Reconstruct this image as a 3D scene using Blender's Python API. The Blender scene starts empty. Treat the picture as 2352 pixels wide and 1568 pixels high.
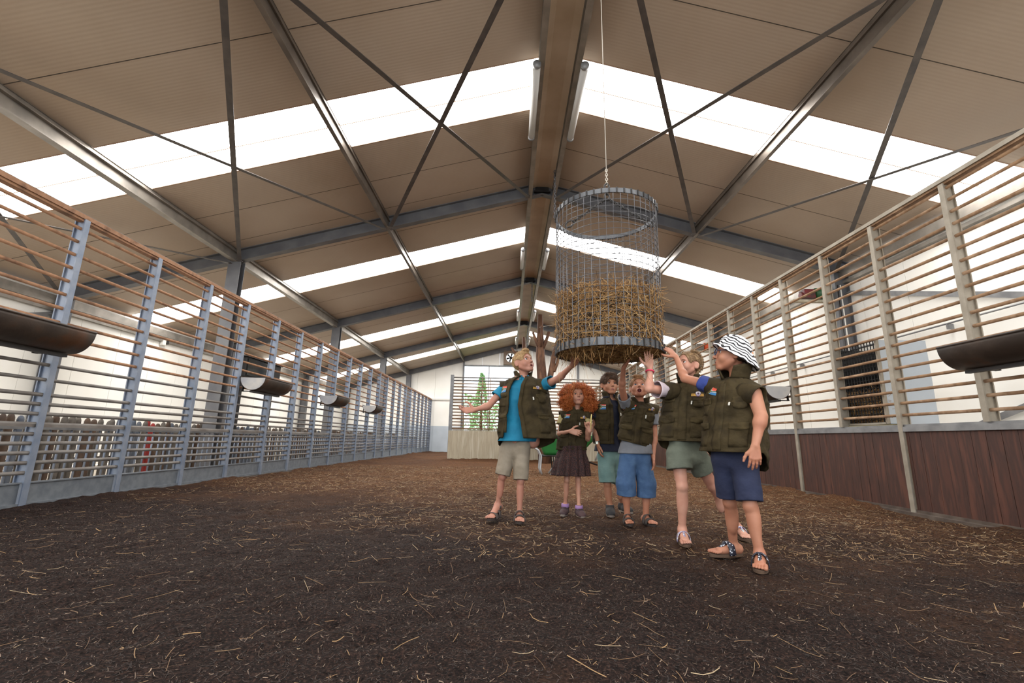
import bpy, math, random
import numpy as np
from mathutils import Vector, Matrix

# ------------------------------------------------------------------ camera, world, light, exposure
scene = bpy.context.scene
COL = scene.collection
IW, IH = 2352.0, 1568.0
FPX = 1046.88                       # focal length in pixels of the 2352 x 1568 frame
YAW, PITCH, ROLL = 0.0027, 0.2124, 0.0197
CAM = np.array([0.0, 0.0, 0.73])
_cy, _sy, _cp, _sp, _cr, _sr = (math.cos(YAW), math.sin(YAW), math.cos(PITCH), math.sin(PITCH), math.cos(ROLL), math.sin(ROLL))
FWD = np.array([_sy*_cp, _cy*_cp, _sp])
_r0 = np.array([_cy, -_sy, 0.0]); _u0 = np.cross(_r0, FWD)
RGT = _cr*_r0 + _sr*_u0
UPV = -_sr*_r0 + _cr*_u0

cam_data = bpy.data.cameras.new('camera')
cam = bpy.data.objects.new('camera', cam_data); COL.objects.link(cam)
cam_data.sensor_width = 36.0; cam_data.sensor_fit = 'HORIZONTAL'
cam_data.lens = FPX/IW*36.0
cam_data.clip_start = 0.05; cam_data.clip_end = 400
cam.matrix_world = Matrix(((RGT[0], UPV[0], -FWD[0], CAM[0]), (RGT[1], UPV[1], -FWD[1], CAM[1]), (RGT[2], UPV[2], -FWD[2], CAM[2]), (0, 0, 0, 1)))
scene.camera = cam

world = bpy.data.worlds.new('sky'); scene.world = world; world.use_nodes = True
_wn = world.node_tree.nodes; _bg = _wn['Background']
_bg.inputs[0].default_value = (0.80, 0.90, 1.0, 1); _bg.inputs[1].default_value = 3.2

SKYLIGHT_STRENGTH = 15.0
def area(name, loc, rot, sx, sy, power, color):
    d = bpy.data.lights.new(name, 'AREA'); d.shape = 'RECTANGLE'; d.size = sx; d.size_y = sy; d.energy = power; d.color = color
    o = bpy.data.objects.new(name, d); COL.objects.link(o); o.location = loc; o.rotation_euler = rot
    return o
# daylight through the wide open gable behind the photographer
area('daylight_open_gable', (-1.5, -9.5, 2.6), (math.radians(90), 0, 0), 13.0, 4.6, 260.0, (0.78, 0.87, 1.0))

scene.view_settings.view_transform = 'Standard'; scene.view_settings.look = 'None'
scene.view_settings.exposure = 0.0; scene.view_settings.gamma = 1.0; scene.view_settings.use_curve_mapping = False

# ------------------------------------------------------------------ helpers
rng = np.random.default_rng(7)
def ray(px, py): return FWD*FPX + RGT*(px-IW/2) - UPV*(py-IH/2)
def at(px, py, Y):
    d = ray(px, py); return CAM + d*(Y/d[1])
def atx(px, py, X):
    d = ray(px, py); return CAM + d*(X/d[0])
def V(*a): return np.array(a, float)
def nrm(v):
    v = np.asarray(v, float); return v/max(1e-9, np.linalg.norm(v))

def link(name, me, mats=(), parent=None, smooth=False):
    o = bpy.data.objects.new(name, me); COL.objects.link(o)
    for m in (mats if isinstance(mats, (list, tuple)) else [mats]): me.materials.append(m)
    if smooth: me.polygons.foreach_set('use_smooth', [True]*len(me.polygons))
    if parent is not None:
        o.parent = parent; o.matrix_parent_inverse = parent.matrix_world.inverted() if parent.type != 'EMPTY' else Matrix.Translation(parent.location).inverted()
    return o
def tag(o, label=None, cat=None, group=None, kind=None):
    if label: o['label'] = label
    if cat: o['category'] = cat
    if group: o['group'] = group
    if kind: o['kind'] = kind
    return o
def thing(name, loc, label, cat, group=None):
    o = bpy.data.objects.new(name, None); COL.objects.link(o); o.location = Vector(loc); o.empty_display_size = .2
    return tag(o, label, cat, group)

class MB:
    """collects shapes into one mesh"""
    def __init__(s): s.v = []; s.f = []; s.mi = []; s.n = 0
    def add(s, v, f, mi=0):
        v = np.asarray(v, float).reshape(-1, 3)
        s.v.append(v); s.f += [tuple(int(i)+s.n for i in q) for q in f]; s.mi += [mi]*len(f); s.n += len(v)
        return s
    def box(s, c, size, R=None, mi=0, taper=1.0):
        h = np.asarray(size, float)/2
        p = np.array([[-1,-1,-1],[1,-1,-1],[1,1,-1],[-1,1,-1],[-1,-1,1],[1,-1,1],[1,1,1],[-1,1,1]], float)
        p[4:, :2] *= taper
        p = p*h
        if R is not None: p = p @ np.asarray(R).T
        return s.add(p+np.asarray(c, float), [(0,3,2,1),(4,5,6,7),(0,1,5,4),(1,2,6,5),(2,3,7,6),(3,0,4,7)], mi)
    def box2(s, a, b, mi=0):
        a = np.asarray(a, float); b = np.asarray(b, float); return s.box((a+b)/2, np.abs(b-a), None, mi)
    def sweep(s, pts, prof, up=(0,0,1), closed=True, cap=True, mi=0, scale=None):
        """prof: list of (side, up) offsets swept along pts"""
        pts = np.asarray(pts, float); n = len(pts); prof = np.asarray(prof, float); m = len(prof); vv = []
        for i in range(n):
            d = nrm(pts[min(i+1, n-1)]-pts[max(i-1, 0)])
            u = np.asarray(up, float); sd = np.cross(d, u)
            if np.linalg.norm(sd) < 1e-4: sd = np.cross(d, V(0,1,0))
            sd = nrm(sd); u = np.cross(sd, d)
            k = 1.0 if scale is None else scale[i]
            vv.append(pts[i] + (prof[:, :1]*sd + prof[:, 1:]*u)*k)
        f = []
        for i in range(n-1):
            for j in range(m if closed else m-1):
                j2 = (j+1) % m; f.append((i*m+j, i*m+j2, (i+1)*m+j2, (i+1)*m+j))
        if cap and closed:
            f.append(tuple(range(m))[::-1]); f.append(tuple((n-1)*m+j for j in range(m)))
        return s.add(np.concatenate(vv), f, mi)
    def tube(s, pts, r, seg=8, mi=0, up=(0,0,1), cap=True):
        a = np.linspace(0, 2*np.pi, seg, endpoint=False)
        pr = np.stack([np.cos(a), np.sin(a)], 1)
        pts = np.asarray(pts, float)
        rr = np.full(len(pts), r) if np.isscalar(r) else np.asarray(r, float)
        return s.sweep(pts, pr, up, True, cap, mi, rr)
    def ibeam(s, A, B, up, h, w, tf=.012, tw=.008, mi=0):
        """bottom-centre line A-B"""
        p = [(-w/2,0),(w/2,0),(w/2,tf),(tw/2,tf),(tw/2,h-tf),(w/2,h-tf),(w/2,h),(-w/2,h),(-w/2,h-tf),(-tw/2,h-tf),(-tw/2,tf),(-w/2,tf)]
        A = np.asarray(A, float); B = np.asarray(B, float); d = nrm(B-A); u = np.asarray(up, float); sd = nrm(np.cross(d, u)); u = np.cross(sd, d)
        P = np.asarray(p); vv = np.concatenate([A+P[:, :1]*sd+P[:, 1:]*u, B+P[:, :1]*sd+P[:, 1:]*u]); m = 12
        f = [(j, (j+1) % m, m+(j+1) % m, m+j) for j in range(m)]
        # end caps as three quads each
        for o, rev in ((0, True), (m, False)):
            for q in ((0,1,2,11),(10,3,4,9),(8,5,6,7)):
                q = tuple(o+i for i in q); f.append(q[::-1] if rev else q)
        return s.add(vv, f, mi)
    def sphere(s, c, r, seg=16, rings=10, R=None, mi=0):
        r = np.full(3, r) if np.isscalar(r) else np.asarray(r, float)
        v = []
        for i in range(rings+1):
            t = math.pi*i/rings
            for j in range(seg):
                a = 2*math.pi*j/seg; v.append((math.sin(t)*math.cos(a), math.sin(t)*math.sin(a), math.cos(t)))
        v = np.array(v)*r
        if R is not None: v = v @ np.asarray(R).T
        f = [(i*seg+j, (i+1)*seg+j, (i+1)*seg+(j+1) % seg, i*seg+(j+1) % seg) for i in range(rings) for j in range(seg)]
        return s.add(v+np.asarray(c, float), f, mi)
    def grid(s, P, mi=0, close_u=False, flip=False):
        """P: (n,m,3) array"""
        n, m = P.shape[:2]; f = []
        for i in range(n-1):
            for j in range(m if close_u else m-1):
                j2 = (j+1) % m; q = (i*m+j, i*m+j2, (i+1)*m+j2, (i+1)*m+j); f.append(q[::-1] if flip else q)
        return s.add(P.reshape(-1, 3), f, mi)
    def mesh(s, name):
        me = bpy.data.meshes.new(name)
        v = np.concatenate(s.v) if s.v else np.zeros((0, 3))
        me.from_pydata(v.tolist(), [], s.f); me.update()
        if any(s.mi): me.polygons.foreach_set('material_index', s.mi)
        return me
    def build(s, name, mats, parent=None, smooth=False, solid=0, bevel=0, offset=0, subdiv=0):
        o = link(name, s.mesh(name), mats, parent, smooth)
        if solid:
            m = o.modifiers.new('thickness', 'SOLIDIFY'); m.thickness = solid; m.offset = offset
        if bevel:
            m = o.modifiers.new('edge', 'BEVEL'); m.width = bevel; m.segments = 2; m.limit_method = 'ANGLE'
        if subdiv:
            m = o.modifiers.new('sub', 'SUBSURF'); m.levels = subdiv; m.render_levels = subdiv
        return o

def fastmesh(name, v, quads, mats, parent=None, smooth=False):
    me = bpy.data.meshes.new(name); n = len(quads); k = quads.shape[1]
    me.vertices.add(len(v)); me.vertices.foreach_set('co', np.ascontiguousarray(v, np.float32).ravel())
    me.loops.add(n*k); me.loops.foreach_set('vertex_index', np.ascontiguousarray(quads, np.int32).ravel())
    me.polygons.add(n); me.polygons.foreach_set('loop_start', np.arange(0, n*k, k, dtype=np.int32))
    me.update(calc_edges=True)
    return link(name, me, mats, parent, smooth)

# ------------------------------------------------------------------ materials
def srgb(r, g, b):
    f = lambda c: (c/255/12.92) if c/255 <= .04045 else ((c/255+.055)/1.055)**2.4
    return (f(r), f(g), f(b), 1)
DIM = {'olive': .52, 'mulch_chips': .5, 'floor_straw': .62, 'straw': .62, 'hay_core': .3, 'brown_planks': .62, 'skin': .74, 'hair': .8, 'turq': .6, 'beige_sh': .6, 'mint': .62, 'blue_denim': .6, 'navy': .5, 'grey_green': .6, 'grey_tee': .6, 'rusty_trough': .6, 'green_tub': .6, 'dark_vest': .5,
       'bare_trunk': .65, 'rusted_tube': .72, 'tan_rusted': .78, 'grey_tube': .8, 'zinc_post': .75, 'weathered': .75, 'kick_plate': .62, 'purlin_zinc': .85, 'brace_steel': .6, 'grey_frame': .7, 'ceiling_panels': .62, 'ridge_liner': 1.0, 'zinc_ring': .38, 'zinc_wire': .6, 'stake': .75, 'dotted_skirt': .6, 'pale_yellow': .6, 'cloth': .6, 'polka': .6, 'blue_shirt': .6, 'lips': .6, 'dusty': .6, 'cork': .6, 'purple_brown': .6, 'pale_shoe': .6, 'dark_slip': .6, 'pale_lilac': .7, 'eye_white': .7, 'zebra': .75, 'flag': .7, 'logo': .7, 'iris': .7, 'brow': .6, 'stained_concrete': .8, 'orange_tag': .7, 'teeth': .7, 'white_zip': .75, 'aisle_floor': 1.0}
def dimmed(name, c):
    for k, f in DIM.items():
        if name.startswith(k): return (c[0]*f, c[1]*f, c[2]*f, 1)
    return c
def mat(name, color, rough=.6, metal=0.0, var=None, vscale=6, bump=0, bscale=40, spec=.5, detail=6, stretch=None, lo=.35, hi=.65, coord='Object', isl=None):
    if name.split('_')[-1] in ('polo', 'shorts', 'shirt', 'tee', 'denim') or 'denim' in name: bump, bscale = .9, 15
    color = dimmed(name, color); var = [dimmed(name, c) for c in var] if var else None; isl = [dimmed(name, c) for c in isl] if isl else None
    m = bpy.data.materials.new(name); m.use_nodes = True; nt = m.node_tree; N = nt.nodes; L = nt.links
    b = N['Principled BSDF']; b.inputs['Base Color'].default_value = color; b.inputs['Roughness'].default_value = rough
    b.inputs['Metallic'].default_value = metal; b.inputs['Specular IOR Level'].default_value = spec
    tc = N.new('ShaderNodeTexCoord'); src = tc.outputs[coord]
    if stretch:
        mp = N.new('ShaderNodeMapping'); mp.inputs['Scale'].default_value = stretch; L.new(src, mp.inputs[0]); src = mp.outputs[0]
    if var:
        n = N.new('ShaderNodeTexNoise'); n.inputs['Scale'].default_value = vscale; n.inputs['Detail'].default_value = detail; L.new(src, n.inputs['Vector'])
        r = N.new('ShaderNodeValToRGB'); L.new(n.outputs['Fac'], r.inputs[0]); el = r.color_ramp.elements
        el[0].position = lo; el[1].position = hi
        cols = [color]+list(var)
        el[0].color = cols[0]; el[1].color = cols[-1]
        for i, c in enumerate(cols[1:-1]):
            e = el.new(lo+(hi-lo)*(i+1)/(len(cols)-1)); e.color = c
        L.new(r.outputs[0], b.inputs['Base Color'])
    if isl:
        g = N.new('ShaderNodeNewGeometry'); r = N.new('ShaderNodeValToRGB'); L.new(g.outputs['Random Per Island'], r.inputs[0]); el = r.color_ramp.elements
        el[0].color = isl[0]; el[1].color = isl[-1]; el[0].position = 0; el[1].position = 1
        for i, c in enumerate(isl[1:-1]):
            e = el.new((i+1)/(len(isl)-1)); e.color = c
        L.new(r.outputs[0], b.inputs['Base Color'])
    if bump:
        n2 = N.new('ShaderNodeTexNoise'); n2.inputs['Scale'].default_value = bscale; n2.inputs['Detail'].default_value = 5; L.new(src, n2.inputs['Vector'])
        bp = N.new('ShaderNodeBump'); bp.inputs['Strength'].default_value = bump; bp.inputs['Distance'].default_value = .01
        L.new(n2.outputs['Fac'], bp.inputs['Height']); L.new(bp.outputs[0], b.inputs['Normal'])
    return m
M = {}
M['steel'] = mat('galvanised_steel', srgb(112,112,114), .5, .35, [srgb(138,138,138)], 5, .05, 60)
M['frame_steel'] = mat('grey_frame_steel', srgb(104,104,108), .5, .3, [srgb(124,124,126)], 3, .05, 40)
M['purlin'] = mat('purlin_zinc', srgb(132,126,118), .42, .5, [srgb(160,152,142)], 4)
M['purlin_dark'] = mat('dark_purlin', srgb(92,84,76), .4, .5, [srgb(116,106,96)], 4)  # darker zinc for the mid purlins, shadow on their webs painted in
M['kerb'] = mat('soiled_kerb', srgb(92,80,70), .9, 0, [srgb(66,54,46)], 6)
M['brace'] = mat('brace_steel', srgb(98,92,90), .5, .4, [srgb(120,112,106)], 6)
M['rust'] = mat('rusted_tube', srgb(150,108,78), .7, .15, [srgb(178,132,98), srgb(120,84,60)], 7, .2, 80, lo=.3, hi=.7)
M['greyrail'] = mat('grey_tube', srgb(136,130,124), .5, .35, [srgb(112,104,98)], 6, .1, 80)
M['tanrail'] = mat('tan_rusted_tube', srgb(166,130,96), .7, .1, [srgb(140,106,76), srgb(184,150,118)], 6, .2, 80)
M['post'] = mat('zinc_post', srgb(128,140,160), .45, .35, [srgb(150,158,172)], 7, .05, 60)  # zinc with its blue deepened to paint in the bluish daylight
M['tanpost'] = mat('weathered_post', srgb(156,146,130), .55, .25, [srgb(178,168,152)], 7, .05, 60)
M['plate'] = mat('kick_plate_zinc', srgb(122,128,136), .5, .3, [srgb(142,148,154)], 14, .03, 80)
M['wood'] = mat('brown_planks', srgb(90,50,36), .6, 0, [srgb(70,40,30), srgb(104,60,44)], 3, .12, 30, stretch=(1,6,.6))
M['white_wall'] = mat('white_wall_panel', srgb(242,240,234), .55, 0, [srgb(234,231,223)], .8)
M['grey_wall'] = mat('grey_plinth_panel', srgb(186,194,202), .55, 0, [srgb(174,182,190)], 1.2)
M['concrete'] = mat('stained_concrete', srgb(200,188,164), .85, 0, [srgb(184,171,147), srgb(208,198,176)], 3, .2, 30, stretch=(4,4,.35))
M['gutter'] = mat('gutter_white', srgb(205,202,194), .5)
M['dark'] = mat('dark_metal', srgb(36,34,34), .5, .4, [srgb(52,48,46)], 6)
M['black'] = mat('black_mesh', srgb(26,24,23), .6, .2)
M['trough'] = mat('rusty_trough', srgb(66,54,46), .55, .3, [srgb(84,70,60), srgb(112,70,40)], 3.5, .15, 30, lo=.38, hi=.72)
M['trough_end'] = mat('zinc_trough_end', srgb(160,160,164), .5, .35, [srgb(186,182,176)], 5)
M['straw'] = mat('straw', srgb(190,150,90), .8, isl=[srgb(104,70,40), srgb(182,134,78), srgb(214,170,108), srgb(152,106,60), srgb(228,194,140)])
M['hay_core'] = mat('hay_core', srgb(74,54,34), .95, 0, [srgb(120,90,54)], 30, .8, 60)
M['floor_straw'] = mat('floor_straw', srgb(160,124,84), .85, isl=[srgb(92,66,46), srgb(140,106,72), srgb(178,142,98), srgb(120,90,62), srgb(200,176,140)])
M['chips'] = mat('mulch_chips', srgb(60,44,38), .9, isl=[srgb(30,22,20), srgb(62,46,38), srgb(40,30,26), srgb(84,64,52), srgb(48,36,32), srgb(70,52,44), srgb(176,150,128)])
M['tree'] = mat('bare_trunk', srgb(128,88,64), .8, 0, [srgb(98,66,48), srgb(150,108,80)], 6, .3, 20, stretch=(1,1,.3))
M['tube'] = mat('tube_housing', srgb(196,194,190), .35)
M['rope'] = mat('white_cord', srgb(190,182,170), .8)
M['green'] = mat('green_tub', srgb(44,128,62), .4, 0, [srgb(52,138,70)], 4)
M['silver'] = mat('silver_tube', srgb(186,188,190), .35, .5)
M['rubber'] = mat('rubber', srgb(38,36,36), .8)
M['zinc'] = mat('zinc_wire', srgb(120,120,124), .45, .5)
M['ring'] = mat('zinc_ring', srgb(118,122,128), .45, .45, [srgb(146,148,152)], 12)
M['glass_dark'] = mat('dark_glass', srgb(14,26,28), .12, 0)
# ------------------------------------------------------------------ barn dimensions (metres)
XR, ZR, SL = 0.6166, 5.9765, 0.2663          # ridge x, underside of rafters at ridge, roof slope
PANEL = 0.27                                  # roof panels above rafter underside
FRAMES = [9.08, 14.80, 20.61, 26.10]
XLW, XRW = -9.40, 7.05                        # outer walls
XPO, XML, XMR = -5.80, -2.68, 3.93            # inner posts, mid purlins
FXL, FXR = -4.43, 4.517                       # fences
YBACK, YEND = -7.6, 26.20
def under(x): return ZR - SL*abs(x-XR)
def roofz(x): return under(x) + PANEL

# ---- roof panels (ceiling) with seams, and skylights
def ceiling_material():
    m = mat('ceiling_panels', srgb(212,192,172), .55, 0, [srgb(202,180,158)], .7, detail=8)
    nt = m.node_tree; N = nt.nodes; L = nt.links; b = N['Principled BSDF']
    tc = N.new('ShaderNodeTexCoord'); w = N.new('ShaderNodeTexWave'); w.wave_type = 'BANDS'; w.bands_direction = 'Y'; w.inputs['Scale'].default_value = 6.5
    w.inputs['Distortion'].default_value = .6; w.inputs['Detail'].default_value = 1; w.inputs['Detail Scale'].default_value = .6
    L.new(tc.outputs['Object'], w.inputs[0])
    bp = N.new('ShaderNodeBump'); bp.inputs['Strength'].default_value = .12; bp.inputs['Distance'].default_value = .006
    L.new(w.outputs['Fac'], bp.inputs['Height']); L.new(bp.outputs[0], b.inputs['Normal'])
    return m
M['ceiling'] = ceiling_material()
M['seam'] = mat('seam_shadow_gap', srgb(70,62,54), .9)
def emis(name, col, s):
    m = bpy.data.materials.new(name); m.use_nodes = True; N = m.node_tree.nodes; N.remove(N['Principled BSDF'])
    e = N.new('ShaderNodeEmission'); e.inputs[0].default_value = col; e.inputs[1].default_value = s
    m.node_tree.links.new(e.outputs[0], N['Material Output'].inputs[0]); return m
M['skylight'] = emis('daylit_skylight_sheet', (1.0, .985, .955, 1), SKYLIGHT_STRENGTH)

SKY = [(-6.0,-5.0), (-0.35,.70), (5.60,6.66), (10.97,11.95), (17.27,18.41), (22.58,23.60)]
SEAMS = [YBACK,-6.0,-5.0,-3.9,-2.8,-1.7,-.35,.70,1.7,2.65,3.4,4.46,5.60,6.66,7.68,8.69,9.76,10.97,11.95,12.93,14.2,15.2,16.25,17.27,18.41,19.4,20.4,21.5,22.58,23.60,24.6,25.5,YEND]
mb = MB(); back = MB()
gap = .006
RIDGE_HALF = .22
for sgn, xe in ((-1, XLW-.1), (1, XRW+.1)):
    x0 = XR + sgn*RIDGE_HALF*.2
    for y in SEAMS[1:-1]: mb.sweep([(x0, y, roofz(x0)-.0015), (xe, y, roofz(xe)-.0015)], [(-.005,0),(.005,0),(.005,.004),(-.005,.004)], mi=1)
    for a, b in zip(SEAMS[:-1], SEAMS[1:]):
        if any(abs(a-s[0]) < .02 for s in SKY): continue
        P = [(x0, a+gap, roofz(x0)), (xe, a+gap, roofz(xe)), (xe, b-gap, roofz(xe)), (x0, b-gap, roofz(x0))]
        Q = [(p[0], p[1], p[2]+.06) for p in P]
        mb.add(P+Q, [(0,1,2,3)[::sgn], (4,7,6,5)[::sgn], (0,4,5,1), (1,5,6,2), (2,6,7,3), (3,7,4,0)])
mb.build('ceiling', [M['ceiling'], M['seam']])['kind'] = 'structure'
roofskin = MB()
for sgn, xe in ((-1, XLW-.1), (1, XRW+.1)):
    cuts = [YBACK]+[y for s in SKY for y in s]+[YEND]
    for a, b in zip(cuts[0::2], cuts[1::2]):
        x0 = XR
        P = [(x0, a, roofz(x0)+.09), (xe, a, roofz(xe)+.09), (xe, b, roofz(xe)+.09), (x0, b, roofz(x0)+.09)]
        roofskin.add(P, [(0,1,2,3)[::sgn]])
tag(roofskin.build('ceiling_deck', M['seam'], solid=.02), kind='structure')
win = 0
for (a, b) in SKY:
    for sgn, xe in ((-1, XLW-.1), (1, XRW+.1)):
        win += 1
        w = MB(); x0 = XR+sgn*.03
        mids = [a, (a+b)/2, b] if 5 < a < 6 else [a, b]
        for c, d in zip(mids[:-1], mids[1:]):
            e = .004
            P = [(x0, c+e, roofz(x0)+.03), (xe, c+e, roofz(xe)+.03), (xe, d-e, roofz(xe)+.03), (x0, d-e, roofz(x0)+.03)]
            w.add(P, [(0,1,2,3)[::sgn]])
        tag(w.build('window_%d' % win, M['skylight']), kind='structure')
        # brown sealing strips along the long edges of the skylight
        t = MB()
        for y in (a, b)+(((a+b)/2,) if 5 < a < 6 else ()):
            hw = .012 if y in (a, b) else .006
            t.sweep([(x0, y, roofz(x0)-.002), (xe, y, roofz(xe)-.002)], [(-hw,0),(hw,0),(hw,.03),(-hw,.03)])
        tag(t.build('trim_%d' % win, mat('skylight_seal_%d' % win, srgb(150,124,104), .7)), kind='structure')

# ---- ridge liner between the two ridge purlins
r = MB()
r.sweep([(XR, YBACK, roofz(XR)-.115), (XR, YEND, roofz(XR)-.115)], [(-.27,-.02),(-.12,.035),(.12,.035),(.27,-.02),(.27,.0),(.12,.055),(-.12,.055),(-.27,.0)])
tag(r.build('trim_20', mat('ridge_liner', srgb(206,186,162), .5, 0, [srgb(180,158,132)], 1.5)), kind='structure')

# ---- outer walls with panel joints
def wall(name, pts_fn, length, joints, material, step=1.0): pass
def panel_wall(name, ax, pos, a0, a1, zfun, material, thick=.08, step=1.02, z0=0.0):
    """vertical sandwich panels along axis ax ('x' or 'y'), 6 mm shadow gaps"""
    mbw = MB(); t = a0
    while t < a1-1e-6:
        t2 = min(a1, t+step); g = .004
        za, zb = zfun(t), zfun(t2)
        if ax == 'y': P = [(pos, t+g, z0), (pos, t2-g, z0), (pos, t2-g, zb), (pos, t+g, za)]; off = V(thick if pos > 0 else -thick, 0, 0)
        else: P = [(t+g, pos, z0), (t2-g, pos, z0), (t2-g, pos, zb), (t+g, pos, za)]; off = V(0, thick, 0)
        Q = [tuple(np.array(p)+off) for p in P]
        mbw.add(P+Q, [(0,1,2,3),(7,6,5,4),(0,4,5,1),(1,5,6,2),(2,6,7,3),(3,7,4,0)])
        t = t2
    return tag(mbw.build(name, material), kind='structure')
panel_wall('wall_left', 'y', XLW, YBACK, YEND, lambda y: roofz(XLW)-.05, M['white_wall'])
panel_wall('wall_right', 'y', XRW, YBACK, YEND, lambda y: roofz(XRW)-.05, M['white_wall'])
# far gable wall with a tall open doorway; grey plinth band below 1.41 m
DX0, DX1, DZ = -2.65, 0.24, 4.87
def gable(x): return roofz(x)-.02
panel_wall('wall_far', 'x', YEND, XLW, DX0, gable, M['white_wall'], z0=1.41)
panel_wall('wall_far_plinth', 'x', YEND-.01, XLW, DX0, lambda x: 1.41, M['grey_wall'])
panel_wall('wall_far_right', 'x', YEND, DX1, XRW, gable, M['white_wall'], z0=1.41)
panel_wall('wall_far_right_plinth', 'x', YEND-.01, DX1, XRW, lambda x: 1.41, M['grey_wall'])
panel_wall('wall_far_head', 'x', YEND, DX0, DX1, gable, M['white_wall'], z0=DZ)
jm = MB()
jm.box2((DX0-.06, YEND-.04, 0), (DX0, YEND+.10, DZ)); jm.box2((DX1, YEND-.04, 0), (DX1+.06, YEND+.10, DZ)); jm.box2((DX0-.06, YEND-.04, DZ), (DX1+.06, YEND+.10, DZ+.07))
jm.box2((-1.25, YEND-.02, 0), (-1.20, YEND+.06, DZ))
tag(jm.build('trim_21', M['steel']), kind='structure')
hr = MB(); hr.box2((XLW, YEND-.09, 2.86), (DX0-.06, YEND-.015, 2.94)); hr.box2((DX1+.06, YEND-.09, 2.86), (XRW, YEND-.015, 2.94))
tag(hr.build('trim_22', M['gutter']), kind='structure')
cn = MB(); cn.box2((XML-.05, YEND-.13, 0), (XML+.03, YEND-.012, under(XML)))
cn.box2((XMR-.05, YEND-.13, 0), (XMR+.05, YEND-.012, under(XMR)))
tag(cn.build('trim_23', M['frame_steel']), kind='structure')
# eave rails / gutters on both long walls
for nm, X, s in (('trim_24', XLW, 1), ('trim_25', XRW, -1)):
    g = MB(); z = under(X)
    g.sweep([(X+s*.10, YBACK, z+.02), (X+s*.10, YEND-.02, z+.02)], [(-.06,-.09),(.06,-.09),(.06,.09),(-.06,.09)])
    g.sweep([(X+s*.05, YBACK, z-.16), (X+s*.05, YEND-.02, z-.16)], [(-.04,-.03),(.04,-.03),(.04,.03),(-.04,.03)])
    tag(g.build(nm, M['purlin']), kind='structure')

# ---- portal frames
ordinal = ['nearest, above the basket', 'second from the camera', 'third from the camera', 'farthest, against the white end wall']
for i, Y in enumerate(FRAMES):
    Yc = Y-.09 if i == 3 else Y
    t = thing('portal_frame', (XR, Yc, 0), 'grey steel portal frame with rafters and posts, %s' % ordinal[i], 'roof frame', 'steel portal frames of the barn')
    for xe in (XLW+.02, XRW-.02):
        xs = XR
        b = MB(); sl = nrm(V(xe-xs, 0, under(xe)-under(xs))); n = nrm(np.cross(V(0,1,0), sl)); n = n if n[2] > 0 else -n
        b.ibeam((xs, Yc, under(xs)), (xe, Yc, under(xe)), n, .262, .15, .014, .009)
        b.build('rafter', M['frame_steel'], t)
    cols = [(XPO, .28, .17), (XLW+.18, .28, .15), (XRW-.16, .30, .16)]
    for (x, h, w) in cols:
        b = MB()
        if x == XPO: b.ibeam((x, Yc-.085, -.05), (x, Yc-.085, under(x)+.02), V(0,1,0), .17, .26, .013, .009)
        else: b.ibeam((x-h/2, Yc, -.05), (x-h/2, Yc, under(x)+.02), V(1,0,0), h, w, .013, .009)
        b.build('column', M['frame_steel'], t)
    a = MB(); a.box((XR, Yc, ZR+.05), (.36, .17, .03)); a.box((XR, Yc-.012, ZR+.11), (.30, .012, .24))
    a.build('apex_plate', M['dark'], t)

# ---- purlins running the length of the barn, bottom flush with the rafters
pl = [(XPO, .20, .12, 'wide zinc purlin along the top of the inner left posts'), (XML, .19, .066, 'zinc purlin halfway up the left roof slope'),
      (XR-.26, .19, .085, 'zinc purlin on the left side of the ridge'), (XR+.26, .19, .085, 'zinc purlin on the right side of the ridge'),
      (XMR, .19, .066, 'zinc purlin halfway up the right roof slope')]
for (x, h, w, lab) in pl:
    t = MB(); z = under(x)-.012
    t.ibeam((x, YBACK, z), (x, YEND-.02, z), (0,0,1), h, w, .012, .01)
    t.ibeam((x, YBACK, z+h), (x, YEND-.02, z+h), (0,0,1), roofz(x)-z-h-.005, w*.35, .004, .012)
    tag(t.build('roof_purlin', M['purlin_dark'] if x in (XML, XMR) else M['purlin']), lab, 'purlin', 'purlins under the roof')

# ---- flat-bar cross bracing in the bay in front of the nearest frame
Y0, Y1 = 3.36, 9.0
def brace(A, B, lab, w=.074, mt='brace', up=(0,0,1), turn=False):
    d = nrm(np.array(B)-np.array(A)); b = MB()
    b.sweep([A, B], [(-w/2,-.004),(w/2,-.004),(w/2,.004),(-w/2,.004)], up)
    for P, s in ((A, 1), (B, -1)):
        b.box(np.array(P)+d*s*.02, (.09, .09, .014))
    o = b.build('cross_brace', M[mt]); return tag(o, lab, 'brace', 'flat bar braces')
def bp(x, Y, dz=.02): return (x, Y, under(x)-dz)
brace(bp(XML+.06, Y0), bp(XR-.30, Y1), 'flat bar brace rising from left mid purlin to nearest frame apex')
brace(bp(XR-.30, Y0, .03), bp(XML+.06, Y1, .03), 'flat bar brace dropping from the ridge left side to left mid purlin')
brace(bp(XPO+.08, Y0), bp(XML-.06, Y1), 'flat bar brace rising across the left lower roof to mid purlin')
brace(bp(XML-.06, Y0, .03), bp(XPO+.10, Y1, .03), 'steep flat bar brace ending on the nearest inner left post')
brace(bp(XR+.30, Y0), bp(XMR-.06, Y1), 'flat bar brace behind the basket dropping to right mid purlin')
brace(bp(XMR-.06, Y0, .03), bp(XR+.30, Y1, .03), 'flat bar brace passing behind the basket chain to the apex')
brace(bp(XMR+.06, Y0), bp(XRW-.25, Y1), 'flat bar brace running steeply down to the right eave')
brace(bp(XRW-.25, Y0, .03), bp(XMR+.06, Y1, .03), 'flat bar brace rising from behind the right fence to mid purlin')
brace(bp(XPO-.08, Y0), bp(XLW+.25, Y1), 'flat bar brace behind the left fence dropping to the left eave')
brace(bp(XLW+.25, Y0, .03), bp(XPO-.08, Y1, .03), 'flat bar brace behind the left fence rising to the inner post')
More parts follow.
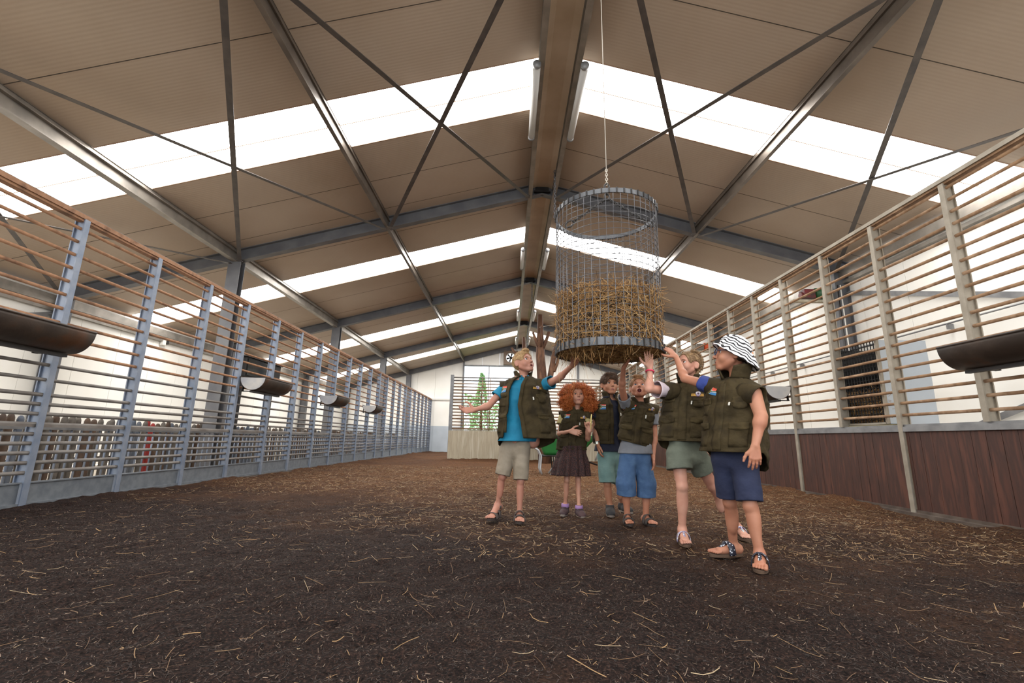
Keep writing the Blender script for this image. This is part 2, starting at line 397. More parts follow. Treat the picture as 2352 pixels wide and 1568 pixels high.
# wall bracing
brace((XRW-.06, 9.0, 3.85), (XRW-.06, 3.4, 1.95), 'grey brace sloping down the right wall above the trough', .09, 'steel', (1,0,0))
brace((XRW-.05, 9.0, .35), (XRW-.05, 3.4, 2.25), 'grey brace sloping up the right wall below the trough', .09, 'steel', (1,0,0))
brace((XLW+.05, 9.0, 3.05), (XLW+.05, 3.4, 1.2), 'grey brace sloping down the left wall behind the near trough', .09, 'steel', (1,0,0))

# ---- floor
def vnoise(x, y, seed, n=256):
    g = np.random.default_rng(seed).random((n, n)); xi = np.floor(x).astype(int); yi = np.floor(y).astype(int); fx = x-xi; fy = y-yi
    fx = fx*fx*(3-2*fx); fy = fy*fy*(3-2*fy)
    a = g[xi % n, yi % n]; b = g[(xi+1) % n, yi % n]; c = g[xi % n, (yi+1) % n]; d = g[(xi+1) % n, (yi+1) % n]
    return (a*(1-fx)+b*fx)*(1-fy)+(c*(1-fx)+d*fx)*fy-.5
def floor_h(x, y):
    h = .030*vnoise(x*1.1+5, y*1.1, 1)+.022*vnoise(x*3.3, y*3.3, 2)+.024*vnoise(x*8, y*8, 3)+.017*vnoise(x*20, y*20, 4)
    edge = np.exp(-np.minimum(np.abs(x-FXL), np.abs(x-FXR))/.35)*.045*(1+1.6*vnoise(x*2, y*1.7, 5))
    far = np.exp(-np.abs(y-16.4)/.5)*.05*(1+1.5*vnoise(x*2, y*2, 6))
    return h+edge*(y > 3)+far*((x > -2.3))-.006
xs = np.linspace(-4.42, 4.50, 380)
ys = np.concatenate([np.linspace(.7, 5.0, 240), np.linspace(5.02, 12, 180)[1:], np.linspace(12.05, 26.1, 130)[1:]])
gx, gy = np.meshgrid(xs, ys); gz = floor_h(gx, gy)
n, m = gx.shape; idx = np.arange(n*m).reshape(n, m)
quads = np.stack([idx[:-1,:-1], idx[:-1,1:], idx[1:,1:], idx[1:,:-1]], -1).reshape(-1, 4)
def soil():
    mt = bpy.data.materials.new('mulch_and_straw_floor'); mt.use_nodes = True; nt = mt.node_tree; N = nt.nodes; L = nt.links
    b = N['Principled BSDF']; b.inputs['Roughness'].default_value = .95; b.inputs['Specular IOR Level'].default_value = .15
    tc = N.new('ShaderNodeTexCoord')
    def noise(s, d=8, rough=.6):
        q = N.new('ShaderNodeTexNoise'); q.inputs['Scale'].default_value = s; q.inputs['Detail'].default_value = d; q.inputs['Roughness'].default_value = rough; L.new(tc.outputs['Object'], q.inputs['Vector']); return q
    fine = noise(85, 10, .75); r1 = N.new('ShaderNodeValToRGB'); L.new(fine.outputs['Fac'], r1.inputs[0]); e = r1.color_ramp.elements
    e[0].position = .38; e[0].color = srgb(12,8,7); e[1].position = .66; e[1].color = srgb(80,59,50)
    k = e.new(.52); k.color = srgb(38,26,22)
    fine2 = noise(60, 9, .72); r2 = N.new('ShaderNodeValToRGB'); L.new(fine2.outputs['Fac'], r2.inputs[0]); e = r2.color_ramp.elements
    e[0].position = .34; e[0].color = srgb(52,32,20); e[1].position = .68; e[1].color = srgb(142,104,66)
    k = e.new(.5); k.color = srgb(94,62,40)
    sep = N.new('ShaderNodeSeparateXYZ'); L.new(tc.outputs['Object'], sep.inputs[0])
    mr = N.new('ShaderNodeMapRange'); mr.inputs['From Min'].default_value = 2.7; mr.inputs['From Max'].default_value = 8.5; L.new(sep.outputs['Y'], mr.inputs[0])
    big = noise(.9, 4); ad = N.new('ShaderNodeMath'); ad.operation = 'MULTIPLY_ADD'; L.new(big.outputs['Fac'], ad.inputs[0]); ad.inputs[1].default_value = 1.1; ad.inputs[2].default_value = -.62
    # more straw towards the right-hand side and down the middle of the pen
    mx2 = N.new('ShaderNodeMapRange'); mx2.inputs['From Min'].default_value = -3.5; mx2.inputs['From Max'].default_value = 2.5; mx2.inputs['To Min'].default_value = -.28; mx2.inputs['To Max'].default_value = .22; L.new(sep.outputs['X'], mx2.inputs[0])
    s1 = N.new('ShaderNodeMath'); s1.operation = 'ADD'; L.new(mr.outputs[0], s1.inputs[0]); L.new(ad.outputs[0], s1.inputs[1])
    s2 = N.new('ShaderNodeMath'); s2.operation = 'ADD'; s2.use_clamp = True; L.new(s1.outputs[0], s2.inputs[0]); L.new(mx2.outputs[0], s2.inputs[1])
    mix = N.new('ShaderNodeMix'); mix.data_type = 'RGBA'; L.new(s2.outputs[0], mix.inputs['Factor']); L.new(r1.outputs[0], mix.inputs['A']); L.new(r2.outputs[0], mix.inputs['B'])
    L.new(mix.outputs['Result'], b.inputs['Base Color'])
    bn = noise(90, 8, .7); bp2 = N.new('ShaderNodeBump'); bp2.inputs['Strength'].default_value = .9; bp2.inputs['Distance'].default_value = .02
    L.new(bn.outputs['Fac'], bp2.inputs['Height']); L.new(bp2.outputs[0], b.inputs['Normal'])
    return mt
M['soil'] = soil()
fl = fastmesh('floor', np.stack([gx, gy, gz], -1).reshape(-1, 3), quads, M['soil'], None, True); fl['kind'] = 'structure'
b = MB(); b.box2((-9.6, -12, -.3), (7.3, YEND+.1, -.06)); tag(b.build('floor_slab', mat('floor_slab', srgb(96,80,70), .9, 0, [srgb(120,100,86)], 8)), kind='structure')
b = MB(); b.box2((XLW, YBACK, -.07), (FXL-.06, YEND, -.01)); b.box2((FXR+.06, YBACK, -.07), (XRW, YEND, -.01)); b.box2((FXL-.06, YBACK, -.07), (FXR+.06, .72, -.012))
tag(b.build('floor_aisles', mat('aisle_floor', srgb(186,176,160), .9, 0, [srgb(164,152,134)], 6)), kind='structure')
b = MB(); b.box2((-60, YEND+.1, -.30), (60, 120, -.05)); tag(b.build('ground', mat('grass_outside', srgb(96,120,62), .9, 0, [srgb(120,140,80)], 3)), kind='structure')
# low concrete kerbs under both fences
for nm, x in (('trim_26', FXL-.03), ('trim_27', FXR+.03)):
    b = MB(); b.box2((x-.08, YBACK, -.06), (x+.08, YEND-.02, .03)); tag(b.build(nm, M['kerb']), kind='structure')

def fibres(name, n, xr, yfun, lmin, lmax, wmin, wmax, material, lab, cat, zoff=.003, tilt=.12, bend=.35, seed=0, keep=None):
    g = np.random.default_rng(seed); x = g.uniform(xr[0], xr[1], n); y = yfun(g, n)
    if keep is not None:
        k = keep(x, y, g); x = x[k]; y = y[k]; n = len(x)
    L = lmin+(lmax-lmin)*g.random(n)**2.2; a = g.uniform(0, 2*np.pi, n); w = g.uniform(wmin, wmax, n)
    bd = g.normal(0, bend, n); z = floor_h(x, y)+zoff
    ts = np.linspace(-.5, .5, 4); dz = g.normal(0, tilt, n)
    pts = []
    for t in ts:
        ang = a+bd*t*2; px = x+np.cos(ang)*L*t; py = y+np.sin(ang)*L*t
        zz = np.maximum(z+dz*L*t, floor_h(px, py)+zoff*.7)+.25*w*0
        pts.append(np.stack([px, py, zz], -1))
    pts = np.stack(pts, 1)
    side = np.stack([-np.sin(a), np.cos(a), g.normal(0, .5, n)], -1); side /= np.linalg.norm(side, axis=1)[:, None]; side *= w[:, None]/2
    A = pts+side[:, None]; B = pts-side[:, None]
    ve = np.stack([A, B], 2).reshape(n, 8, 3)
    base = (np.arange(n)*8)[:, None, None]
    q = np.array([[0,1,3,2],[2,3,5,4],[4,5,7,6]])[None]+base
    o = fastmesh(name, ve.reshape(-1, 3), q.reshape(-1, 4), material)
    return tag(o, lab, cat, kind='stuff')
near = lambda g, n: 1.0+4.6*g.random(n)**1.5
mid = lambda g, n: 3.2+9.5*g.random(n)**1.25
fibres('mulch', 150000, (-4.3, 4.4), near, .004, .024, .0010, .0034, M['chips'], 'dark brown shredded mulch covering the near floor', 'mulch', .0015, .5, .10, 11)
fibres('loose_straw', 3800, (-4.3, 4.4), near, .012, .15, .0011, .0032, M['floor_straw'], 'pale straw stalks scattered over the dark mulch', 'straw', .005, .14, .17, 12)
fibres('straw_litter', 70000, (-4.3, 4.4), mid, .015, .10, .0020, .0052, M['floor_straw'], 'thick golden straw litter across the middle of the pen', 'straw', .004, .3, .16, 13,
       keep=lambda x, y, g: g.random(len(x)) < np.clip((y-3.2)/4.4+.09*x-.05+vnoise(x*.9, y*.9, 9)*1.1, .03, .75))
# ------------------------------------------------------------------ livestock fences
def box_prof(w, h): return [(-w/2,-h/2),(w/2,-h/2),(w/2,h/2),(-w/2,h/2)]
# left: horizontal tubes between zinc posts, kick plate at the foot
t = thing('livestock_fence', (FXL, 14, 0), 'tall zinc and rusty tube fence along the left side of the pen', 'fence')
LP = [1.33, 2.35, 3.36, 4.38, 5.40, 6.42, 7.42, 8.46, 9.46, 10.53, 11.57, 12.56, 13.54, 14.54, 15.54, 16.54, 17.6, 18.6, 19.6, 20.6, 21.6, 22.6, 23.6, 24.6, 25.6, 26.08]
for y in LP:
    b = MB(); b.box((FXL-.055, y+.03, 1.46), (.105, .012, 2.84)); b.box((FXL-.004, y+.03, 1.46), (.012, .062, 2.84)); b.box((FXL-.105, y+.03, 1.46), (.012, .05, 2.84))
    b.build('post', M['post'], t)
lz = [2.781-.1429*k for k in range(13)]+[.977,.886,.79,.698,.611,.524,.434,.344]
for z in lz:
    b = MB(); b.tube([(FXL-.05, 1.0, z), (FXL-.05, 26.12, z)], .0168 if z > 1.2 else .0185, 10)
    b.build('rail', M['rust'] if z > 1.45 else M['greyrail'], t, True)
b = MB(); b.box((FXL-.05, 13.55, 2.900), (.10, 25.1, .045), mi=1); b.box((FXL-.05, 13.55, 2.868), (.075, 25.1, .03), mi=1); b.box((FXL-.055, 13.55, 2.927), (.095, 25.1, .010)); b.build('top_rail', [M['greyrail'], M['rust']], t)
b = MB(); b.sweep([(FXL-.05, 1.0, .775), (FXL-.05, 26.12, .775)], [(-.03,-.012),(.03,-.012),(.03,.012),(-.03,.012)]); b.build('middle_rail', M['greyrail'], t)
for y0, y1 in zip(LP[:-1], LP[1:]):
    b = MB(); b.box2((FXL-.04, y0+.065, .045), (FXL-.028, y1-.005, .262)); b.box2((FXL-.06, y0+.065, .250), (FXL-.012, y1-.005, .262)); b.box2((FXL-.05, y0+.065, .045), (FXL-.004, y1-.005, .075))
    b.build('kick_plate', M['plate'], t)
# right: tan tubes above a brown plank dado
t = thing('livestock_fence', (FXR, 14, 0), 'tall tan tube fence above brown planks along the right side', 'fence')
RP = [1.4, 2.35, 3.33, 4.31, 5.29, 6.24, 7.25, 8.17, 9.12, 10.1, 11.1, 12.1, 13.1, 14.1, 15.1, 16.1, 17.1, 18.1, 19.1, 20.1, 21.1, 22.1, 23.1, 24.1, 25.1, 26.08]
for k, y in enumerate(RP):
    z0 = .03 if k % 2 == 0 else .985
    b = MB(); hz = 3.46
    b.box((FXR+.055, y+.03, (z0+hz)/2), (.105, .012, hz-z0)); b.box((FXR+.0, y+.03, (z0+hz)/2), (.014, .058, hz-z0)); b.box((FXR+.105, y+.03, (z0+hz)/2), (.012, .05, hz-z0))
    b.build('post', M['tanpost'], t)
for k in range(18):
    z = 3.42-.1367*k
    b = MB(); b.tube([(FXR+.05, 1.0, z), (FXR+.05, 26.12, z)], .0172, 10); b.build('rail', M['tanrail'], t, True)
b = MB(); b.box((FXR+.05, 13.55, 3.50), (.11, 25.1, .045)); b.box((FXR+.05, 13.55, 3.468), (.075, 25.1, .03), mi=1); b.build('top_rail', [M['tanpost'], M['tanrail']], t)
b = MB(); b.box((FXR+.045, 13.55, .935), (.10, 25.1, .055)); b.box((FXR+.055, 13.55, .973), (.07, 25.1, .03)); b.build('dado_rail', M['steel'], t)
fp = [y for k, y in enumerate(RP) if k % 2 == 0]+[26.08]
for y0, y1 in zip(fp[:-1], fp[1:]):
    b = MB(); y = y0+.07; 
    while y < y1-.012:
        y2 = min(y+.142, y1-.004); d = .002*math.sin(y*37)
        b.box2((FXR+.018+d, y+.0015, .045), (FXR+.05, y2-.0015, .912)); y = y2
    b.build('plank_panel', M['wood'], t)
b = MB(); b.box((FXR+.03, 13.55, .035), (.05, 25.1, .05)); b.build('base_rail', M['kerb'], t)

# ------------------------------------------------------------------ half-round feed troughs bolted to the fences
def trough(side, y0, y1, lab, z=1.70, r=.205):
    X = FXL if side < 0 else FXR
    cx = X - side*(r+.012)
    t = thing('feed_trough', (cx, (y0+y1)/2, z-r), lab, 'trough', 'half-round feed troughs on the fences')
    a = np.linspace(0, np.pi, 25); n = 9; P = np.zeros((n, 25, 3))
    for i, y in enumerate(np.linspace(y0, y1, n)):
        P[i, :, 0] = cx+r*np.cos(a); P[i, :, 1] = y; P[i, :, 2] = z-r*np.sin(a)
    b = MB(); b.grid(P); b.build('trough_shell', M['trough'], t, True, solid=.006, offset=0)
    for y in (y0+.004, y1-.004):
        v = [(cx+(r-.004)*math.cos(q), y, z-.004-(r-.006)*math.sin(q)) for q in np.linspace(0, np.pi, 25)]
        e = MB(); e.add(v, [tuple(range(25))]); e.build('end_plate', M['trough_end'], t, solid=.006, offset=0)
    for q in (-1, 1):
        e = MB(); e.tube([(cx+q*(r), y0, z+.004), (cx+q*(r), y1, z+.004)], .011, 8); e.build('rim', M['trough'], t, True)
    e = MB(); e.box((cx-side*(-.02), (y0+y1)/2, z-r-.022), (.05, y1-y0-.06, .03))
    for y in (y0+.12, y1-.12):
        e.box((cx-side*(-r*.55), y, z-r-.012), (r*1.1, .04, .014)); e.box((X-side*.008, y, z-r*.55), (.012, .04, r*1.1))
    e.build('support_bracket', M['dark'], t)
trough(-1, 2.7, 4.32, 'long rusty half-round trough at the left picture edge on the left fence', 1.655)
trough(-1, 7.46, 8.42, 'half-round trough with pale end plate, second along the left fence', 1.65)
trough(-1, 10.66, 11.5, 'half-round trough on the left fence, third from the camera', 1.655)
trough(-1, 13.85, 14.6, 'farthest half-round trough on the left fence', 1.66)
trough(1, 2.6, 4.27, 'long dark rusty half-round trough at the right picture edge', 1.665)
trough(1, 7.27, 8.17, 'half-round trough with pale end plate behind the boy in the zebra hat', 1.655)

# ------------------------------------------------------------------ hay rack behind the right fence
t = thing('hay_rack', (FXR+.42, 5.98, 1.0), 'tall black mesh hay rack with grey sheet side behind the right fence', 'hay rack')
hx = FXR+.12; ya, yb, za, zb = 5.63, 6.33, 1.03, 2.06
b = MB()
for y in np.linspace(ya, yb, 15): b.tube([(hx, y, za), (hx, y, zb)], .006, 6)
for z in np.linspace(za, zb, 20): b.tube([(hx+.006, ya, z), (hx+.006, yb, z)], .006, 6)
b.build('mesh_front', M['black'], t)
b = MB(); b.box2((hx-.02, ya-.02, za-.02), (hx+.015, ya+.01, zb+.02)); b.box2((hx-.02, yb-.01, za-.02), (hx+.015, yb+.02, zb+.02)); b.box2((hx-.02, ya, zb), (hx+.015, yb, zb+.025)); b.box2((hx-.02, ya, za-.025), (hx+.015, yb, za))
b.build('frame', M['tanpost'], t)
b = MB(); b.box2((hx+.02, ya-.015, za-.02), (hx+.62, ya+.0, zb)); b.build('side_panel', M['grey_wall'], t)
b = MB(); b.box2((hx+.02, yb, za-.02), (hx+.62, yb+.015, zb)); b.build('side_panel', M['black'], t)
b = MB(); b.box2((hx+.60, ya, za-.02), (hx+.615, yb, zb)); b.box2((hx+.02, ya, za-.035), (hx+.615, yb, za-.02)); b.build('back_panel', M['black'], t)
for y in (ya+.06, yb-.06):
    b = MB(); b.box((hx+.3, y, .5), (.05, .05, 1.03)); b.build('leg', M['steel'], t)
b = MB(); b.box2((hx-.03, ya-.1, .985), (hx+.30, yb+.05, 1.0)); b.build('tray', mat('rack_tray', srgb(140,130,96), .6), t)
g = np.random.default_rng(5); mbh = MB()
P = np.zeros((14, 18, 3))
for i, z in enumerate(np.linspace(za, za+.36, 14)):
    for j, y in enumerate(np.linspace(ya+.02, yb-.02, 18)): P[i, j] = (hx+.035+.05*g.random()+(.12 if i > 11 else 0), y, z+.02*g.random())
mbh.grid(P)
for k in range(500):
    y = g.uniform(ya+.01, yb-.03); z = g.uniform(za, za+.42); d = nrm(g.normal(0, 1, 3)*V(.25, 1, .7)); L = g.uniform(.05, .2); p = V(hx+.025+.02*g.random(), y, z)
    mbh.tube([p-d*L/2, p+d*L/2], .0022, 3, mi=1)
o = mbh.build('hay', [M['hay_core'], M['straw']]); tag(o, 'brown hay packed in the bottom of the black rack behind right fence', 'hay', kind='stuff')

# ------------------------------------------------------------------ aisle railing and palisade behind the left fence
t = thing('palisade', (-6.25, 12, 0), 'low palisade of round-topped wooden stakes in the aisle behind the left fence', 'palisade')
pm = [mat('stake_brown', srgb(92,70,54), .85, 0, [srgb(70,54,44)], 8), mat('stake_slate', srgb(78,86,100), .8, 0, [srgb(96,100,108)], 8), mat('stake_grey', srgb(110,102,94), .85, 0, [srgb(80,74,68)], 8),
      mat('stake_red', srgb(150,40,36), .8), mat('stake_ochre', srgb(150,104,50), .8)]
g = np.random.default_rng(21)
def stake(b, y, mi):
    h = .89+.06*g.random(); w = .036+.010*g.random(); x = -6.25+.02*g.normal()
    prof = [(0,1.0),(h-.10,1.0),(h-.05,.93),(h-.02,.72),(h,.30)]
    P = np.array([[(x+w*s*math.cos(a), y+w*s*math.sin(a), z) for a in np.linspace(0, 2*np.pi, 9)[:-1]] for z, s in prof])
    b.grid(P, mi, close_u=True); b.add(P[-1], [tuple(range(8))], mi)
def stakemat(y):
    if 7.3 < y < 8.3 and g.random() < .4: return 3
    if 4.2 < y < 5.0 and g.random() < .4: return 4
    return int(g.choice([0, 0, 1, 2, 2]))
y = 4.2; k = 0
while k < 100:
    b = MB(); stake(b, y, 0); mi = stakemat(y); b.build('stake', pm[mi], t, True); y += .112+.012*g.random(); k += 1
b = MB()
while y < 25.6: stake(b, y, int(g.choice([0, 2]))); y += .118
o = b.build('stake_run', [pm[0], pm[1], pm[2]], t, True); o['kind'] = 'stuff'
b = MB(); b.box2((-6.33, 4.0, .28), (-6.29, 25.7, .36)); b.build('cross_rail', pm[0], t)
t = thing('bar_railing', (-5.2, 12, 0), 'low zinc railing of upright bars between left fence and palisade', 'railing')
b = MB(); y = 3.0; k = 0
rb = MB()
while y < 25.8:
    if k < 98:
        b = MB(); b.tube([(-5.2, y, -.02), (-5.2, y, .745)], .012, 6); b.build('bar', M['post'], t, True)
    else: rb.tube([(-5.2, y, -.02), (-5.2, y, .745)], .012, 5)
    y += .128; k += 1
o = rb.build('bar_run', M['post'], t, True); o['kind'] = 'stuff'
b = MB(); b.box((-5.2, 14.4, .755), (.05, 22.8, .03)); b.build('top_rail', M['steel'], t)

# ------------------------------------------------------------------ hanging hay basket
BX, BY, BR, BZ0, BZ1 = .835, 3.80, .443, 1.447, 2.748
t = thing('hay_basket', (BX, BY, BZ0), 'round wire mesh hay basket hanging above the children', 'hay basket')
a = np.linspace(0, 2*np.pi, 73)
def ringpts(z, r=BR, n=73): return [(BX+r*math.cos(q), BY+r*math.sin(q), z) for q in np.linspace(0, 2*np.pi, n)]
b = MB(); ns = 46
for k in range(ns):
    q = 2*np.pi*k/ns; p = V(BX+BR*math.cos(q), BY+BR*math.sin(q), 0)
    wv = .004*math.sin(k*1.7)
    b.tube([p+V(wv, 0, BZ0+.02), p+V(-wv, wv, (BZ0+BZ1)/2), p+V(0, 0, BZ1-.01)], .0031, 5)
for k in range(24):
    z = BZ0+.06+k*(BZ1-BZ0-.10)/23
    pts = [(p[0], p[1], p[2]+.006*math.sin(i*.35+k)) for i, p in enumerate(ringpts(z, BR-.003, 61))]
    b.tube(pts, .0031, 5, cap=False)
b.build('wire_mesh', M['zinc'], t)
for nm, z0, z1 in (('bottom_ring', BZ0, BZ0+.062), ('top_ring', BZ1-.04, BZ1)):
    b = MB(); P = np.array([[(BX+(BR+.006)*math.cos(q), BY+(BR+.006)*math.sin(q), z) for q in a[:-1]] for z in np.linspace(z0, z1, 3)])
    cl = b = MB(); b.grid(P, close_u=True)
    for k in range(46):
        q = 2*np.pi*(k+.5)/46; R = np.array([[math.cos(q), -math.sin(q), 0], [math.sin(q), math.cos(q), 0], [0, 0, 1]])
        cl.box((BX+(BR+.011)*math.cos(q), BY+(BR+.011)*math.sin(q), (z0+z1)/2), (.007, .008, z1-z0+.004), R, mi=1)
    cl.build(nm, [M['ring'], M['dark']], t, False, solid=.005, offset=0)
b = MB()   # bottom grille
for k in range(-6, 7):
    w = math.sqrt(max(0, BR**2-(k*.066)**2)); b.tube([(BX+k*.066, BY-w, BZ0+.02), (BX+k*.066, BY+w, BZ0+.02)], .003, 5); b.tube([(BX-w, BY+k*.066, BZ0+.026), (BX+w, BY+k*.066, BZ0+.026)], .003, 5)
b.build('bottom_grille', M['zinc'], t)
def chain(b, A, B, link_len=.042, r=.0042, wid=.013):
    A = np.asarray(A, float); B = np.asarray(B, float); d = nrm(B-A); L = np.linalg.norm(B-A); n = max(1, int(L/(link_len*.74)))
    e1 = nrm(np.cross(d, V(.3, .9, .1))); e2 = np.cross(d, e1)
    for k in range(n):
        c = A+d*(k+.5)*L/n; s = e1 if k % 2 == 0 else e2
        pts = [c+d*(link_len/2-wid)*np.sign(math.cos(q))*1+d*wid*math.cos(q)+s*wid*math.sin(q) for q in np.linspace(0, 2*np.pi, 13)]
        b.tube(pts, r, 5, up=nrm(np.cross(d, s)), cap=False)
HK = V(BX+.02, BY, BZ1+.155)
for k in range(2):
    q = math.radians((205, 328, 85)[k]); e = V(BX+(BR-.02)*math.cos(q), BY+(BR-.02)*math.sin(q), BZ1-.22 if k < 2 else BZ1-.18)
    b = MB(); chain(b, e+nrm(HK-e)*.10, HK); pts = [e+nrm(HK-e)*.055+nrm(HK-e)*.055*math.cos(w)+nrm(np.cross(HK-e, V(0,1,.2)))*.024*math.sin(w) for w in np.linspace(0, 2*np.pi, 15)]
    b.tube(pts, .006, 6, up=V(0,1,0), cap=False); b.build('hanging_chain', M['dark'], t, True)
b = MB()
for z, s in ((.0, 1), (.05, 0), (.10, 1)):
    c = HK+V(0, 0, z+.02); s_ = V(1, 0, 0) if s else V(.3, 1, 0)
    b.tube([c+V(0, 0, .032*math.cos(w))+s_*.021*math.sin(w) for w in np.linspace(0, 2*np.pi, 17)], .008, 6, up=np.cross(s_, V(0,0,1)), cap=False)
b.build('shackle', M['dark'], t, True)
b = MB(); chain(b, HK+V(0, 0, .14), HK+V(0, 0, .30), .03, .0035, .01); b.tube([HK+V(0, 0, .28), V(HK[0]-.01, HK[1], roofz(HK[0])-.01)], .0045, 6); b.build('suspension_cable', M['rope'], t, True)

# hay inside the basket
g = np.random.default_rng(33)
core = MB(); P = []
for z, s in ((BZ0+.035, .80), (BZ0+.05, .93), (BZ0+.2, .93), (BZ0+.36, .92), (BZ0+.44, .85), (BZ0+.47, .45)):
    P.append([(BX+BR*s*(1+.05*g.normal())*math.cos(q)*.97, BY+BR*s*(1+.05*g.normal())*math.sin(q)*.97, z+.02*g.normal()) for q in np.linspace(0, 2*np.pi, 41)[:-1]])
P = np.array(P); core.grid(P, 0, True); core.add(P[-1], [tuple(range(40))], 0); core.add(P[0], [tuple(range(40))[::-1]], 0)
def strands(c, d, L, w, g, sag=.0):
    """ribbon strands as arrays, c,d: (n,3)"""
    n = len(c); ts = np.linspace(-.5, .5, 4); sd = np.cross(d, g.normal(0, 1, (n, 3))); sd /= np.linalg.norm(sd, axis=1)[:, None]
    bend = g.normal(0, .16, n)[:, None]; pts = np.stack([c+d*(L*t)[:, None]+sd*(bend*L[:, None]*(t*t*4-.5))-V(0, 0, 1)*(sag*L[:, None]*(t+.5)**2) for t in ts], 1)
    s2 = np.cross(d, sd)*w[:, None]/2
    th = sd*w[:, None]/2*.8
    ve = np.stack([pts+s2[:, None], pts-s2[:, None]*.5+th[:, None], pts-s2[:, None]*.5-th[:, None]], 2).reshape(n, 12, 3)
    q = []
    for i in range(3):
        for j in range(3): q.append([i*3+j, i*3+(j+1) % 3, (i+1)*3+(j+1) % 3, (i+1)*3+j])
    return ve.reshape(-1, 3), (np.array(q)[None]+(np.arange(n)*12)[:, None, None]).reshape(-1, 4)
VV, QQ, off = [], [], 0
def addstr(c, d, L, w, sag=0.):
    global off
    d = d/np.linalg.norm(d, axis=1)[:, None]; v, q = strands(c, d, L, w, g, sag); VV.append(v); QQ.append(q+off); off += len(v)
n = 4300; q = g.uniform(0, 2*np.pi, n); z = BZ0+.05+.46*g.random(n)**.9; rr = BR*(.90+.115*g.random(n)); 
c = np.stack([BX+rr*np.cos(q), BY+rr*np.sin(q), z], -1); tang = np.stack([-np.sin(q), np.cos(q), np.zeros(n)], -1)
rad = np.stack([np.cos(q), np.sin(q), np.zeros(n)], -1)
d = tang*g.normal(0, 1, (n, 1))+V(0, 0, 1)*g.normal(0, .65, (n, 1))+rad*g.normal(0, .10, (n, 1))
addstr(c, d, g.uniform(.05, .20, n), g.uniform(.0018, .0042, n))
n = 1100; q = g.uniform(0, 2*np.pi, n); rr = BR*np.sqrt(g.random(n))*.96; c = np.stack([BX+rr*np.cos(q), BY+rr*np.sin(q), BZ0+.46+.05*g.random(n)], -1)
d = g.normal(0, 1, (n, 3))*V(1, 1, .5); addstr(c, d, g.uniform(.06, .28, n), g.uniform(.0022, .005, n))
n = 1300; q = g.uniform(0, 2*np.pi, n); rr = BR*np.sqrt(g.random(n))*.95; c = np.stack([BX+rr*np.cos(q), BY+rr*np.sin(q), BZ0+.020-.015*g.random(n)], -1)
d = g.normal(0, 1, (n, 3))*V(1, 1, .22); addstr(c, d, g.uniform(.05, .16, n), g.uniform(.0022, .005, n))
n = 110; q = g.uniform(0, 2*np.pi, n); rr = BR*(.55+.45*g.random(n)); c = np.stack([BX+rr*np.cos(q), BY+rr*np.sin(q), BZ0-.02-.04*g.random(n)], -1)
d = g.normal(0, .45, (n, 3))-V(0, 0, 1); addstr(c, d, .04+.12*g.random(n)**2, g.uniform(.002, .004, n), .1)
n = 220; q = g.uniform(0, 2*np.pi, n); z = BZ0+.05+.42*g.random(n); c = np.stack([BX+BR*1.04*np.cos(q), BY+BR*1.04*np.sin(q), z], -1)
d = np.stack([np.cos(q), np.sin(q), g.normal(-.1, .5, n)], -1)+g.normal(0, .5, (n, 3)); addstr(c, d, g.uniform(.05, .15, n), g.uniform(.002, .004, n), .2)
n = 16; q = np.concatenate([g.uniform(2.2, 4.2, 10), g.uniform(5.2, 6.8, 6)]); c = np.stack([BX+BR*.98*np.cos(q), BY+BR*.98*np.sin(q), BZ0-.10-.05*g.random(n)], -1)
d = g.normal(0, .16, (n, 3))-V(0, 0, 1); addstr(c, d, g.uniform(.18, .36, n), g.uniform(.0014, .0022, n), .1)
cv = np.concatenate(core.v); v = np.concatenate(VV); qd = np.concatenate(QQ)
hayob = MB(); hayob = bpy.data.meshes.new('hay')
allv = np.concatenate([cv, v]); faces = core.f+(qd+len(cv)).tolist()
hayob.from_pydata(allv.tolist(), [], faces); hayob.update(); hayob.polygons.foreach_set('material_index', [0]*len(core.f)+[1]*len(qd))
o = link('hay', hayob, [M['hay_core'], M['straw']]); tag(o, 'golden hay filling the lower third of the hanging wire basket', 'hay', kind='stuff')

# ------------------------------------------------------------------ fluorescent tubes beside the ridge purlins
for k, (ya, yb) in enumerate(((5.40, 7.02), (11.75, 13.2), (17.9, 19.4), (23.0, 24.5))):
    where = ('first roof bay', 'second roof bay', 'third roof bay', 'fourth roof bay')[k]
    for s, nm in ((-1, 'left'), (1, 'right')):
        x = XR+(-.33 if s < 0 else .345); z = under(x)+.02
        t = thing('tube_lamp', (x, ya, z), 'unlit tube lamp on the %s of the ridge, %s' % (nm, where), 'lamp', 'tube lamps along the ridge')
        b = MB(); b.tube([(x, ya+.03, z-.035), (x, yb-.03, z-.035)], .055, 14); b.build('tube_cover', M['tube'], t, True)
        for yy in (ya, yb-.05):
            b = MB(); b.tube([(x, yy, z-.035), (x, yy+.05, z-.035)], .059, 14); b.build('end_cap', M['steel'], t, True)
        for yy in (ya+.25, yb-.25):
            b = MB(); b.box((x-s*.02, yy, z+.035), (.08, .03, .05)); b.build('bracket', M['steel'], t)

# loose chains under the ridge
for (x, Y, z0, z1, lab) in ((XR+.20, 8.25, 5.02, 6.05, 'loose zinc chain hanging from the ridge left of the basket'), (XR+.06, 14.6, 5.25, 5.95, 'dark chain hanging at the apex of the second frame'), (XR+.14, 20.3, 4.9, 5.9, 'pale chain hanging under the far ridge above the blond boy')):
    b = MB(); chain(b, (x, Y, z0), (x, Y, z1), .07, .007, .02); tag(b.build('ridge_chain', M['zinc'], None, True), lab, 'chain')

